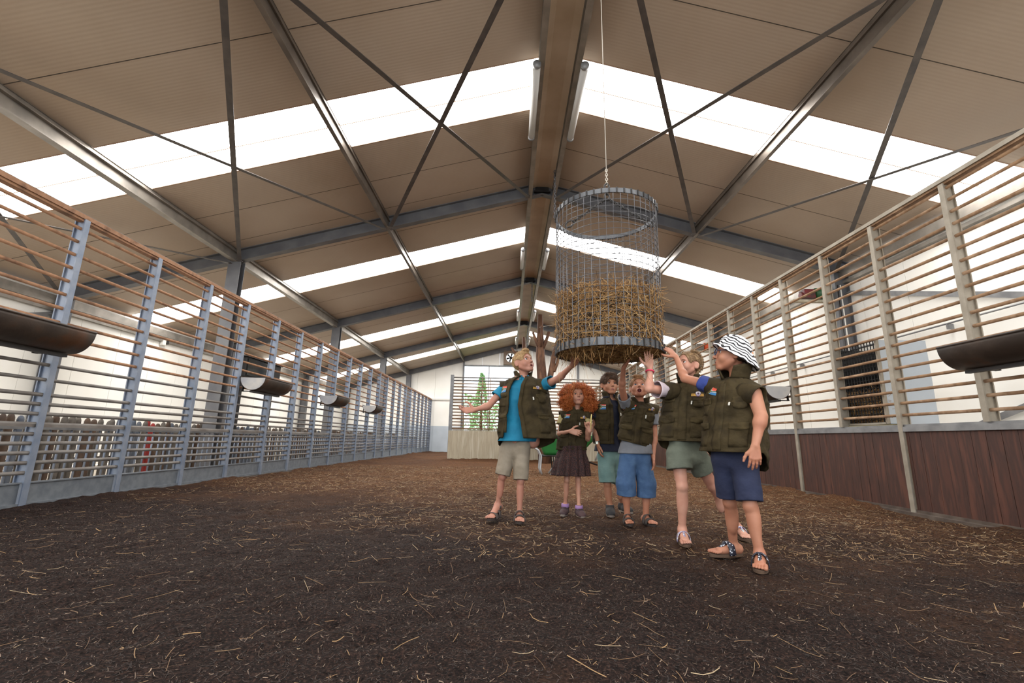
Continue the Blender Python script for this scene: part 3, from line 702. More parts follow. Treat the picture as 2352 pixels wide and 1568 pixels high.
# ------------------------------------------------------------------ partition wall with barred gate, far end
PW = 16.80
b = MB(); b.box2((-2.19, PW, -.05), (FXR-.01, PW+.16, 1.02)); tag(b.build('wall_partition', M['concrete'], bevel=.01), kind='structure')
t = thing('barred_gate', (1.1, PW+.08, 1.02), 'rusty barred screen standing on the concrete wall behind the children', 'gate')
b = MB(); b.box((-2.14, PW+.08, 1.55), (.12, .10, 3.0)); b.build('post', M['steel'], t)
for x in (.02, 2.72, 4.42):
    b = MB(); b.box((x, PW+.08, 2.0), (.05, .05, 1.96)); b.build('post', M['tanpost'], t)
for k in range(17):
    z = 1.10+k*.1165
    b = MB(); b.tube([(-2.08, PW+.08, z), (4.45, PW+.08, z)], .021 if k % 3 else .026, 8); b.build('rail', M['tanrail'] if k < 15 else M['greyrail'], t, True)
for x in (-1.02, -.73, 1.4, 3.6):
    b = MB(); b.tube([(x, PW+.05, 1.03), (x, PW+.05, 2.96)], .014, 6); b.build('upright', M['tanrail'], t, True)
b = MB(); b.box((1.2, PW+.08, 1.045), (6.5, .06, .04)); b.build('sill_rail', M['tanpost'], t)

# ------------------------------------------------------------------ pruned trunk behind the blond boy
t = thing('pruned_tree', (1.2, 15.6, 0), 'bare brown pruned tree trunk with sawn forks behind the blond boy', 'tree trunk')
b = MB()
def limb(pts, r): b.tube(pts, r, 12)
limb([(1.20, 15.6, -.05), (1.18, 15.6, 1.2), (1.12, 15.6, 2.6), (1.04, 15.6, 3.6), (1.03, 15.6, 4.3), (1.02, 15.6, 5.08)], [.22, .20, .175, .155, .125, .085])
limb([(1.30, 15.6, 2.45), (1.42, 15.55, 3.1), (1.50, 15.5, 3.6), (1.64, 15.5, 4.14)], [.10, .10, .085, .08])
limb([(1.50, 15.5, 3.05), (1.62, 15.55, 3.35), (1.70, 15.6, 3.75)], [.06, .055, .045])
limb([(1.05, 15.6, 3.75), (.90, 15.5, 4.05), (.76, 15.45, 4.42)], [.06, .055, .04])
limb([(1.06, 15.6, 3.75), (1.22, 15.5, 4.1), (1.33, 15.45, 4.44)], [.07, .06, .055])
limb([(1.05, 15.45, 3.9), (1.06, 15.35, 4.3), (1.07, 15.33, 4.62)], [.05, .05, .04])
o = b.build('trunk', M['tree'], t, True)
b = MB(); b.tube([(.98, 15.49, 4.60), (1.4, 15.4, 4.66), (2.0, 15.2, 4.72)], .008, 5); b.build('cord', M['rope'], t)
t = thing('forked_branch', (.52, 15.9, 0), 'dark forked branch sticking up behind the blond boy\'s head', 'branch')
b = MB(); limb([(.52, 15.9, -.05), (.50, 15.9, 2.0), (.49, 15.9, 3.6), (.46, 15.9, 4.32)], [.12, .10, .08, .055]); limb([(.50, 15.9, 3.3), (.25, 15.85, 3.65), (.02, 15.8, 3.92)], [.06, .045, .035]); limb([(.50, 15.9, 3.4), (.35, 15.8, 3.8)], [.05, .03])
b.build('limb', M['tree'], t, True)

# ------------------------------------------------------------------ green wheelbarrow behind the red-haired girl
WY = 10.55
t = thing('wheelbarrow', (1.2, WY, 0), 'green tub wheelbarrow with silver legs behind the red-haired girl', 'wheelbarrow')
R0 = [(.64,-.34,.84),(1.95,-.34,.84),(1.95,.34,.84),(.64,.34,.84)]; R1 = [(.80,-.22,.42),(1.55,-.22,.42),(1.55,.22,.42),(.80,.22,.42)]
P = []
for k in np.linspace(0, 1, 7):
    ring = []
    for i in range(4):
        A, Bq = np.array(R1[i])*(1-k)+np.array(R0[i])*k, np.array(R1[(i+1) % 4])*(1-k)+np.array(R0[(i+1) % 4])*k
        for u in np.linspace(.06, .94, 5): ring.append(A+(Bq-A)*u+V(0, WY, 0))
    P.append(ring)
P = np.array(P); b = MB(); b.grid(P, 0, True); b.add(P[0], [tuple(range(20))[::-1]]); b.build('tub', M['green'], t, True, solid=.012, offset=0)
b = MB(); b.tube(list(P[-1])+[P[-1][0]], .014, 8, cap=False); b.build('tub_rim', M['green'], t, True)
for s in (-1, 1):
    b = MB(); y = WY+s*.25
    b.tube([(.30, y, .62), (.52, y, .60), (.66, y, .52), (.72, y, .40), (.70, y, .12), (.74, y, -.01)], .021, 10); b.tube([(.92, y, -.01), (1.08, y, .22), (1.22, y, .42)], .021, 10)
    b.build('leg', M['silver'], t, True)
    b = MB(); b.tube([(.72, y, .40), (1.4, y, .41), (1.98, WY+s*.06, .22)], .018, 8); b.build('frame_tube', M['dark'], t, True)
    b = MB(); b.tube([(2.0, y, .30), (2.06, y, .45), (2.12, y, .80)], .02, 8); b.build('nose_guard', M['silver'], t, True)
    b = MB(); b.tube([(.20, y, .62), (.34, y, .62)], .027, 8); b.build('grip', M['rubber'], t, True)
    b = MB(); b.tube([(.98, y, .40), (1.0, y, .13)], .014, 6); b.tube([(.98, y, .13), (1.5, y, .16)], .012, 6); b.build('stay', M['dark'], t)
b = MB(); b.tube([(1.62+.165*math.cos(q), WY, .19+.165*math.sin(q)) for q in np.linspace(0, 2*np.pi, 25)], .045, 10, up=(0,1,0), cap=False); b.build('tyre', M['rubber'], t, True)
b = MB(); b.tube([(1.62, WY-.03, .19), (1.62, WY+.03, .19)], .10, 16); b.tube([(1.62, WY-.09, .19), (1.62, WY+.09, .19)], .015, 8); b.build('wheel_hub', M['steel'], t, True)

# ------------------------------------------------------------------ exhaust fan in the far gable
FX, FZ, FY = .02, 5.38, YEND-.02
t = thing('exhaust_fan', (FX, FY, FZ-.36), 'square exhaust fan high on the far white gable wall', 'fan')
b = MB()
for (c, s) in (((FX-.36, FY-.11, FZ), (.10, .2, .82)), ((FX+.36, FY-.11, FZ), (.10, .2, .82)), ((FX, FY-.11, FZ+.36), (.62, .2, .10)), ((FX, FY-.11, FZ-.36), (.62, .2, .10))): b.box(c, s)
qa = np.linspace(0, 2*np.pi, 41)[:-1]
P = np.array([[(FX+.27*math.cos(q), FY-.19, FZ+.27*math.sin(q)) for q in qa], [(FX+min(.32, .31/max(abs(math.cos(q)), abs(math.sin(q))))*math.cos(q)*1.0, FY-.19, FZ+min(.44, .315/max(abs(math.cos(q)), abs(math.sin(q))))*math.sin(q)) for q in qa]])
P[1] = np.array([(FX+.315*math.cos(q)/max(abs(math.cos(q)), abs(math.sin(q))), FY-.19, FZ+.315*math.sin(q)/max(abs(math.cos(q)), abs(math.sin(q)))) for q in qa])
b.grid(P, 0, True); b.build('housing', mat('fan_housing', srgb(122,104,88), .6), t, solid=.01)
for k in range(6):
    q = 2*np.pi*k/6+.25; d = V(math.cos(q), 0, math.sin(q)); s = V(-math.sin(q), .35, math.cos(q)); b = MB(); c = V(FX, FY-.14, FZ)
    b.add([c+d*.06-s*.03, c+d*.06+s*.03, c+d*.255+s*.055, c+d*.255-s*.055], [(0,1,2,3)]); b.build('fan_blade', M['black'], t, solid=.008)
b = MB(); b.tube([(FX, FY-.19, FZ), (FX, FY-.08, FZ)], .075, 16); b.build('hub', M['black'], t, True)
o = MB(); o.tube([(FX, FY-.045, FZ), (FX, FY-.035, FZ)], .262, 32); tag(o.build('window_20', emis('daylight_behind_fan', (.93, .97, 1, 1), 3.0)), kind='structure')

# ------------------------------------------------------------------ small fittings on the outer walls
def motor(Y, c1, c2, lab):
    x, z = XRW-.62, 3.93
    t = thing('motor_unit', (x, Y, z-.1), lab, 'motor')
    b = MB(); b.tube([(x+.10, Y, z), (x+.38, Y-.02, z)], .125, 18); b.build('drum', c1, t, True)
    b = MB(); b.box((x-.06, Y, z-.02), (.24, .20, .20)); b.tube([(x-.22, Y, z-.04), (x-.08, Y, z-.04)], .07, 12); b.build('gearbox', c2, t, bevel=.01)
    b = MB(); b.box((x+.05, Y+.0, z-.17), (.9, .10, .05)); b.box((x+.42, Y, z-.02), (.04, .16, .34)); b.build('bracket', M['concrete'], t)
motor(9.35, mat('motor_green', srgb(30,78,40), .5), mat('motor_red', srgb(120,36,40), .5, 0, [srgb(60,50,46)], 14), 'green and red winch motor under the right eave at the nearest frame')
motor(15.05, mat('motor_orange', srgb(214,84,40), .5), mat('motor_grey', srgb(120,110,100), .5), 'orange winch motor under the right eave beyond the girl\'s raised arm')
t = thing('water_pipe', (XRW-.1, 6, 2.7), 'thin grey water pipe clipped along the right wall', 'pipe')
b = MB(); b.tube([(XRW-.10, 1.5, 2.72), (XRW-.10, 15.5, 2.60)], .014, 8); b.build('pipe', M['steel'], t, True)
for y in np.arange(2.0, 15.4, 1.25):
    b = MB(); b.box((XRW-.06, y, 2.70-.0086*(y-2)-.03), (.10, .025, .09)); b.build('pipe_clip', M['steel'], t)
t = thing('downpipe', (XRW-.3, 8.7, 1), 'pair of thin conduits dropping beside the right wall column', 'pipe')
for k in range(2):
    b = MB(); b.tube([(XRW-.34-.06*k, 8.82, -.02), (XRW-.34-.06*k, 8.82, 3.95)], .012, 6); b.build('conduit', M['dark'] if k else M['gutter'], t, True)
b = MB(); p = atx(375, 786, XLW+.08); b.box(p, (.10, .09, .16)); b.box(p+V(.03, .10, .01), (.06, .06, .10), mi=1); tag(b.build('wall_sensor', [M['gutter'], M['dark']], bevel=.01), 'small white sensor box high on the left wall', 'sensor')
t = thing('display_case', (-5.62, 10, 0), 'dark glass-fronted case seen through the left fence above the second trough', 'display case')
p0, p1 = V(-5.66, 9.32, 1.90), V(-5.44, 10.75, 2.31)
b = MB(); b.box2(p0, p1); b.build('housing', M['black'], t, bevel=.01)
b = MB(); b.box2((-5.44, 9.36, 1.93), (-5.428, 10.30, 2.28)); b.build('glass_front', M['glass_dark'], t)
b = MB(); b.box2((-5.68, 9.28, 2.31), (-5.41, 10.79, 2.335)); b.build('lid', M['dark'], t)
for y in (9.42, 10.65):
    b = MB(); b.box((-5.56, y, .94), (.06, .06, 1.94)); b.build('leg', M['dark'], t)

# ------------------------------------------------------------------ trees outside the far doorway
def conifer(x, y, h, r, lab, seed, broad=False):
    t = thing('tree', (x, y, -.1), lab, 'tree', 'trees beyond the far doorway')
    g = np.random.default_rng(seed); b = MB(); b.tube([(x, y, -.1), (x, y, h*.9)], [.14, .03], 8); b.build('trunk', M['tree'], t, True)
    b = MB(); n = 1500
    for k in range(n):
        u = g.random()**.8; z = .3+h*u*.97; rad = r*((1-u) if not broad else math.sqrt(max(0, 1-(2*u-1)**2)))*(.35+.65*g.random()); q = g.uniform(0, 2*np.pi)
        c = V(x+rad*math.cos(q), y+rad*math.sin(q), z); d = nrm(V(math.cos(q), math.sin(q), g.normal(-.2, .5))); s = nrm(np.cross(d, g.normal(0, 1, 3))); L = .10+.14*g.random()
        b.add([c-s*.05, c+d*L*.5-s*.07, c+d*L, c+d*L*.5+s*.07], [(0,1,2,3)])
    b.build('foliage', mat('foliage_%d' % seed, srgb(168,196,140), .8, 0, [srgb(132,168,108), srgb(196,212,160)], 2), t)  # leaf colour lightened to paint in the washed-out outdoor daylight
conifer(-1.9, 31.0, 5.0, 1.0, 'slim pale green conifer outside the far doorway', 3)
conifer(-3.6, 36.0, 4.0, 1.7, 'bushy green tree outside, behind the left half of the barred screen', 4, True)
conifer(-.6, 38.0, 3.4, 1.6, 'low green tree outside, beside the blond boy\'s vest', 6, True)
# ------------------------------------------------------------------ organic modelling: distance fields and surface nets
class SDF:
    def __init__(s, lo, hi, vox):
        s.lo = np.asarray(lo, float); s.vox = vox; s.n = np.ceil((np.asarray(hi, float)-s.lo)/vox).astype(int)+1
        s.a = np.full(s.n, 1.0, np.float32)
    def _w(s, lo, hi):
        i0 = np.maximum(0, np.floor((np.asarray(lo)-s.lo)/s.vox).astype(int)); i1 = np.minimum(s.n, np.ceil((np.asarray(hi)-s.lo)/s.vox).astype(int)+1)
        if (i1 <= i0).any(): return None
        ax = [(s.lo[k]+np.arange(i0[k], i1[k])*s.vox).astype(np.float32) for k in range(3)]
        return tuple(slice(i0[k], i1[k]) for k in range(3)), np.meshgrid(*ax, indexing='ij', sparse=True)
    def _mix(s, sl, d, k, op):
        A = s.a[sl]
        if op > 0:
            h = np.maximum(k-np.abs(A-d), 0)/k; s.a[sl] = np.minimum(A, d)-h*h*k*.25
        else:
            h = np.maximum(k-np.abs(A+d), 0)/k; s.a[sl] = np.maximum(A, -d)+h*h*k*.25
    def cone(s, a, b, ra, rb, k=.01, op=1):
        a = np.asarray(a, float); b = np.asarray(b, float); m = max(ra, rb)+max(k, .02)+.012
        w = s._w(np.minimum(a, b)-m, np.maximum(a, b)+m)
        if w is None: return
        sl, (X, Y, Z) = w; d = b-a; L2 = max(1e-9, d@d); px, py, pz = X-a[0], Y-a[1], Z-a[2]
        t = np.clip((px*d[0]+py*d[1]+pz*d[2])/L2, 0, 1)
        s._mix(sl, np.sqrt((px-t*d[0])**2+(py-t*d[1])**2+(pz-t*d[2])**2)-(ra+(rb-ra)*t), k, op)
    def ell(s, c, r, R=None, k=.01, op=1):
        c = np.asarray(c, float); r = np.asarray(r, float) if not np.isscalar(r) else np.full(3, r); m = r.max()+max(k, .02)+.012
        w = s._w(c-m, c+m)
        if w is None: return
        sl, (X, Y, Z) = w; R = np.eye(3) if R is None else np.asarray(R)          # columns = local axes
        px, py, pz = X-c[0], Y-c[1], Z-c[2]
        q = [(px*R[0, i]+py*R[1, i]+pz*R[2, i])/r[i] for i in range(3)]
        k0 = np.sqrt(q[0]**2+q[1]**2+q[2]**2)+1e-6; k1 = np.sqrt((q[0]/r[0])**2+(q[1]/r[1])**2+(q[2]/r[2])**2)+1e-6
        s._mix(sl, k0*(k0-1)/k1, k, op)
    def coords(s):
        return np.meshgrid(*[(s.lo[k]+np.arange(s.n[k])*s.vox).astype(np.float32) for k in range(3)], indexing='ij', sparse=True)
    def cut(s, p, n):
        """remove everything on the +n side of the plane through p"""
        X, Y, Z = s.coords(); s.a = np.maximum(s.a, (X-p[0])*n[0]+(Y-p[1])*n[1]+(Z-p[2])*n[2])
    def wrinkle(s, amp, f=38, seed=0):
        g = np.random.default_rng(seed); X, Y, Z = s.coords(); o = 0
        for i in range(5):
            d = nrm(g.normal(0, 1, 3)*V(1, 1, 1.4)); o = o+np.sin((X*d[0]+Y*d[1]+Z*d[2])*f*(.6+.5*i)+g.uniform(0, 6)+1.3*np.sin((X*d[1]-Z*d[0])*f*.4+i))*(.9 if i < 3 else .45)
        s.a = s.a+(amp*o/3).astype(np.float32)
    def mesh(s):
        a = s.a; n = a.shape; neg = a < 0
        cnt = np.zeros(tuple(k-1 for k in n), np.int8)
        for dx in (0, 1):
            for dy in (0, 1):
                for dz in (0, 1): cnt += neg[dx:n[0]-1+dx, dy:n[1]-1+dy, dz:n[2]-1+dz]
        cell = (cnt > 0) & (cnt < 8); ci = np.argwhere(cell); idm = np.full(cell.shape, -1, np.int32); idm[cell] = np.arange(len(ci))
        acc = np.zeros((len(ci), 3)); num = np.zeros(len(ci)); corners = [(i, j, k) for i in (0, 1) for j in (0, 1) for k in (0, 1)]
        val = {c: a[ci[:, 0]+c[0], ci[:, 1]+c[1], ci[:, 2]+c[2]] for c in corners}
        for c in corners:
            for ax in range(3):
                if c[ax] == 0:
                    e = list(c); e[ax] = 1; e = tuple(e); va, vb = val[c], val[e]; m = (va < 0) != (vb < 0); t = np.where(m, va/(va-vb+1e-12), 0)
                    p = np.tile(np.array(c, float), (len(ci), 1)); p[:, ax] += t; acc[m] += p[m]; num[m] += 1
        v = s.lo+(ci+acc/np.maximum(num, 1)[:, None])*s.vox
        Q = []
        for ax in range(3):
            o1, o2 = [(1, 2), (2, 0), (0, 1)][ax]
            sl0 = [slice(1, -1)]*3; sl0[ax] = slice(0, -1); sl1 = list(sl0); sl1[ax] = slice(1, None)
            A = neg[tuple(sl0)]; B = neg[tuple(sl1)]; e = np.argwhere(A != B)
            if not len(e): continue
            fl = A[e[:, 0], e[:, 1], e[:, 2]]
            base = e.copy(); base += 1; base[:, ax] -= 1
            def idc(d1, d2):
                q = base.copy(); q[:, o1] -= d1; q[:, o2] -= d2; return idm[q[:, 0], q[:, 1], q[:, 2]]
            q = np.stack([idc(1, 1), idc(0, 1), idc(0, 0), idc(1, 0)], 1); q[~fl] = q[~fl][:, ::-1]; Q.append(q)
        return v, np.concatenate(Q)
def relax(v, q, it=1, lam=.5):
    e = np.concatenate([q[:, [0, 1]], q[:, [1, 2]], q[:, [2, 3]], q[:, [3, 0]]])
    for _ in range(it):
        acc = np.zeros_like(v); n = np.zeros(len(v))
        for i in range(3): acc[:, i] = np.bincount(e[:, 0], v[e[:, 1], i], len(v))+np.bincount(e[:, 1], v[e[:, 0], i], len(v))
        n = np.bincount(e.ravel(), minlength=len(v)); v = v+(acc/np.maximum(n, 1)[:, None]-v)*lam
    return v

# ------------------------------------------------------------------ people
def skinmat(name, c, c2):
    return mat(name, c, .5, 0, [c2], 9, .04, 120, spec=.35)
M['vest'] = mat('olive_vest_cloth', srgb(70,59,37), .85, 0, [srgb(84,71,45), srgb(58,48,30)], 7, .8, 26, spec=.2)
M['vest_flap'] = mat('olive_flap_cloth', srgb(80,68,43), .85, 0, [srgb(92,78,49), srgb(66,55,34)], 8, .8, 30, spec=.2)
M['vest_dark'] = mat('dark_vest_binding', srgb(38,33,26), .85)
M['lip'] = mat('lips', srgb(190,118,104), .45)
M['mouth'] = mat('mouth_inside', srgb(96,28,28), .5)
M['teeth'] = mat('teeth', srgb(232,226,214), .3)
M['eyewhite'] = mat('eye_white', srgb(232,230,226), .25)
M['pupil'] = mat('pupil', srgb(14,12,12), .15)
M['iris_blue'] = mat('iris_blue', srgb(84,108,128), .2); M['iris_brown'] = mat('iris_brown', srgb(62,42,30), .2)
M['lash'] = mat('lashes', srgb(70,48,36), .7)
M['tagwhite'] = mat('white_zip_tab', srgb(226,222,210), .6)
FLAGM = [mat('flag_white', srgb(236,236,232), .7), mat('flag_red', srgb(222,84,58), .7), mat('flag_blue', srgb(62,130,186), .7), mat('flag_green', srgb(20,84,58), .7), mat('flag_black', srgb(18,18,18), .7), mat('flag_gold', srgb(222,186,84), .7)]
LOGOM = [mat('logo_yellow', srgb(220,172,70), .7), mat('logo_maroon', srgb(84,40,48), .7), mat('logo_white', srgb(226,220,230), .7), mat('logo_purple', srgb(128,112,160), .7)]
def flag_fn(u, v):     # u 0..1 along, v 0..1 downwards
    w = 1.5*u; d = abs(v-.5)
    y = d-max(0, .5-w*.72)          # distance from the green pall's centre line
    if w < .5 and d < .30-w*.60: return 4
    if w < .62 and d < .37-w*.60: return 5
    if y < .10 and (d < .10 or w < .75): return 3
    if y < .165 and (d < .165 or w < .85): return 0
    return 1 if v < .5 else 2
def logo_fn(u, v):
    x = (u-.5)*2; r = math.hypot(x*1.9, (v-.45)*1.9)
    if r < .80:
        if r < .34: return 1 if v < .45 else 3
        return 2 if (r < .58 or v < .4) else 3
    if .42 < v < .90:
        if v < .48 or v > .84: return 1
        k = int(u*34)
        return 1 if (k % 3 == 2 and .54 < v < .78) else 0
    return -1
def catmull(A, n):
    A = np.asarray(A, float); m = len(A); out = []
    for t in np.linspace(0, m-1, n):
        i = min(int(t), m-2); f = t-i; p0, p1, p2, p3 = A[max(i-1, 0)], A[i], A[i+1], A[min(i+2, m-1)]
        out.append(.5*((2*p1)+(-p0+p2)*f+(2*p0-5*p1+4*p2-p3)*f*f+(-p0+3*p1-3*p2+p3)*f**3))
    return np.array(out)
class Loft:
    """garment surface: rings (centre, half-width, half-depth) along the trunk, angle 0 = front, + = wearer's left"""
    def __init__(s, rings, fwd, seed=0, wr=.004, p=.86):
        s.c = np.array([r[0] for r in rings], float); s.a = np.array([r[1] for r in rings], float); s.b = np.array([r[2] for r in rings], float)
        s.lat = np.array([r[3] for r in rings], float); _d = np.concatenate([[0], np.cumsum(np.linalg.norm(np.diff(s.c, axis=0), axis=1)+.006)]); s.kn = _d/_d[-1]; s.f = nrm(fwd); s.seed = seed; s.wr = wr; s.p = p; s.k = len(rings)
        g = np.random.default_rng(seed); s.ph = g.uniform(0, 6.28, 12)
    def __call__(s, th, t, off=0.0):
        th = np.asarray(th, float); t = np.asarray(t, float); th, t = np.broadcast_arrays(th, t)
        x = np.interp(np.clip(t, 0, 1), s.kn, np.arange(s.k)); i = np.minimum(x.astype(int), s.k-2); f = (x-i); f = f*f*(3-2*f)*.5+f*.5
        L = lambda A: A[i]*(1-f.reshape(f.shape+(1,)*(A.ndim-1)))+A[i+1]*f.reshape(f.shape+(1,)*(A.ndim-1))
        c, a, b, lat = L(s.c), L(s.a), L(s.b), L(s.lat); lat = lat/np.linalg.norm(lat, axis=-1)[..., None]
        sn, cs = np.sin(th), np.cos(th); sx = np.sign(sn)*np.abs(sn)**s.p; sy = np.sign(cs)*np.abs(cs)**s.p
        ph = s.ph; w = s.wr*(np.sin(th*5+t*9+ph[0])*.5+np.sin(th*3-t*17+ph[1])*.7+np.sin(th*9+t*5+ph[2])*.35+np.sin(t*31+th*2+ph[3]+1.5*np.sin(th*4+ph[4]))*.55+np.sin(t*47-th*6+ph[5]+2*np.sin(th*5+t*9+ph[6]))*.35+np.sin(th*14+t*22+ph[7])*.22)
        w = w+off
        return c+lat*((a+w)*sx)[..., None]+s.f*((b+w)*sy)[..., None]
    def patch(s, th0, t0, w, h, nu=8, nv=6, off=.004, tilt=0.0, wob=0):
        i = min(s.k-2, int(np.interp(t0, s.kn, np.arange(s.k)))); a = s.a[i]; b = s.b[i]; R = math.sqrt((a*math.cos(th0))**2+(b*math.sin(th0))**2)
        Lt = np.linalg.norm(s.c[-1]-s.c[0])
        u, v = np.meshgrid(np.linspace(-.5, .5, nu), np.linspace(.5, -.5, nv))
        uu = u*w; vv = v*h+tilt*uu
        if wob: vv = vv-np.where(v < -.4, 1, 0)*wob*(1-(2*u)**2)
        return s(th0+uu/R, t0+vv/Lt, off)

def curved(b, pts, r, seg=6, mi=0): b.tube(catmull(pts, 9), r, seg, mi)
class Kid:
    def __init__(s, **k): s.__dict__.update(k)

def hand(S, W, d, n, t, sc=1.0, curl=(.35, .35, .35, .4), spread=.06, thumb=(.55, .75, .25), k=.006):
    d, n, t = nrm(d), nrm(n), nrm(t)
    offs = [.0262, .0088, -.0084, -.0248]; lens = [.060, .067, .062, .048]; kn = [.078, .082, .079, .072]
    for i in range(4):
        K = W+(d*kn[i]+t*offs[i])*sc
        S.cone(W+(d*.012+t*offs[i]*.5)*sc, K, .0135*sc, .0098*sc, .010)
        a = 0; p = K; fd = nrm(d+t*spread*(1.2-i*.8)); f_ = fd
        for j, fr in enumerate((.44, .31, .25)):
            a += curl[i]*(.8 if j == 0 else 1.0); f_ = fd*math.cos(a)+n*math.sin(a); q = p+f_*lens[i]*fr*sc
            r0 = (.0083, .0077, .0071)[j]*sc*(1 if i < 3 else .88); r1 = (.0077, .0071, .0058)[j]*sc*(1 if i < 3 else .88)
            S.cone(p, q, r0, r1, .0025 if j else .006); p = q
    b = W+(d*.022+t*.020)*sc; td = nrm(d*thumb[0]+t*thumb[1]+n*thumb[2]); m = b+td*.040*sc; e = m+nrm(td+d*.45)*.028*sc; e2 = e+nrm(td*.5+d*.8)*.022*sc
    S.cone(W+d*.01*sc, m, .0135*sc, .0105*sc, .012); S.cone(m, e, .0098*sc, .0088*sc, k); S.cone(e, e2, .0086*sc, .0068*sc, k)

def foot(S, ank, toe_dir, sc, z=0.012, bare=True, lift=0.0):
    """ankle joint, ground direction of the toes; sole at z"""
    d = nrm(V(toe_dir[0], toe_dir[1], 0)); sd = V(-d[1], d[0], 0)
    heel = V(ank[0], ank[1], z+.028*sc+lift)-d*.028*sc; ball = V(ank[0], ank[1], z+.020*sc)+d*.105*sc
    if not bare:
        S.cone(ank, heel+V(0, 0, .01), .03*sc, .024*sc, .02); S.cone(heel, ball-d*.02*sc+V(0, 0, .01), .022*sc, .016*sc, .02); return
    S.cone(ank, heel+V(0, 0, .004), .034*sc, .030*sc, .02); S.cone(heel, ball, .029*sc, .021*sc, .02)
    S.cone(ank+d*.012*sc-V(0, 0, .012*sc), ball-sd*.016*sc, .028*sc, .016*sc, .016); S.cone(ank+d*.012*sc-V(0, 0, .012*sc), ball+sd*.016*sc, .028*sc, .016*sc, .016)
    for i, o in enumerate((-.029, -.0105, .0055, .0200, .0335)):
        L = (.052, .050, .046, .040, .033)[i]; r = (.0118, .0078, .0074, .0072, .0070)[i]
        p = ball+sd*o*sc*s_toe[0]; S.cone(p+d*.008*sc, p+d*L*sc-V(0, 0, .006*sc), r*sc*1.05, r*sc, .0025)
s_toe = [1]

def head(S, K):
    H, r, f, u, s = K.H, K.hr, K.hf, K.hu, K.hs; R = np.stack([r, f, u], 1)
    P = lambda x, y, z: H+(r*x+f*y+u*z)*s
    S.ell(P(0,-.016,.032), V(.0765,.0925,.081)*s, R, .012)
    S.ell(P(0,.020,-.026), V(.0585*K.fw,.064,.074)*s, R, .022*s)
    S.ell(P(0,.066,-.088), V(.022,.019,.017)*s, R, .022*s)                       # chin
    for q in (-1, 1):
        S.ell(P(q*.034*K.fw,.051,-.030), V(.024,.022,.024)*s, R, .022*s)         # cheeks
        S.cone(P(q*.052*K.fw,-.002,-.044), P(q*.018,.056,-.089), .013*s, .012*s, .02*s)   # jaw line
    S.ell(P(0,.072,-.057), V(.026,.015,.020)*s, R, .018*s)                       # muzzle
    S.ell(P(0,.066,.026), V(.044,.012,.010)*s, R, .018*s)                        # brow
    for q in (-1, 1): S.ell(P(q*.0300,.084,.006), V(.0172,.0155,.0122)*s, R, .010*s, -1)  # eye sockets
    S.cone(P(0,.077,.006), P(0,.097,-.022), .0055*s, .0080*s, .012*s)            # nose
    S.ell(P(0,.0995,-.025), V(.0090,.0090,.0076)*s, R, .008*s)
    for q in (-1, 1): S.ell(P(q*.0098,.091,-.027), V(.0062,.0080,.0058)*s, R, .006*s)
    for q in (-1, 1): S.ell(P(q*.0048,.098,-.0325), V(.0028,.0036,.0022)*s, R, .002*s, -1)
    mz = -.058
    if K.mouth == 'open':
        S.ell(P(0,.078,mz-.008), V(.0235,.018,.0245)*s, R, .010*s); S.ell(P(0,.092,mz-.008), V(.0170,.030,.0180)*s, R, .004*s, -1)
    elif K.mouth == 'grin':
        S.ell(P(0,.080,mz-.002), V(.0250,.0125,.0135)*s, R, .008*s); S.ell(P(0,.094,mz-.003), V(.0180,.022,.0085)*s, R, .003*s, -1)
    elif K.mouth == 'slight':
        S.ell(P(0,.083,mz+.002), V(.0180,.0075,.0046)*s, R, .006*s); S.ell(P(0,.082,mz-.010), V(.0155,.0078,.0054)*s, R, .006*s); S.ell(P(0,.096,mz-.0040), V(.0125,.014,.0021)*s, R, .002*s, -1)
    else:
        S.ell(P(0,.082,mz+.000), V(.0185,.0075,.0042)*s, R, .006*s); S.ell(P(0,.081,mz-.0095), V(.0155,.0078,.0050)*s, R, .006*s)
        for q in (-1, 1): S.cone(P(0,.0895,mz-.0045), P(q*.011,.086,mz-.0045+K.smile*.26), .0018*s, .0018*s, .002*s, -1); S.cone(P(q*.011,.086,mz-.0045+K.smile*.26), P(q*.0225,.077,mz-.0045+K.smile), .0018*s, .0018*s, .002*s, -1)
    for q in (-1, 1):                                                           # ears
        er = nrm(r*q*.62-f*.78); Re = np.stack([er, np.cross(er, u), u], 1)
        S.ell(P(q*.0815,-.016,-.006), V(.0175,.0065,.0300)*s, Re, .005*s); S.ell(P(q*.0745,-.006,-.022), V(.008,.008,.012)*s, R, .006*s)
        S.ell(P(q*.0890,-.008,-.003), V(.0095,.0060,.0185)*s, Re, .004*s, -1)

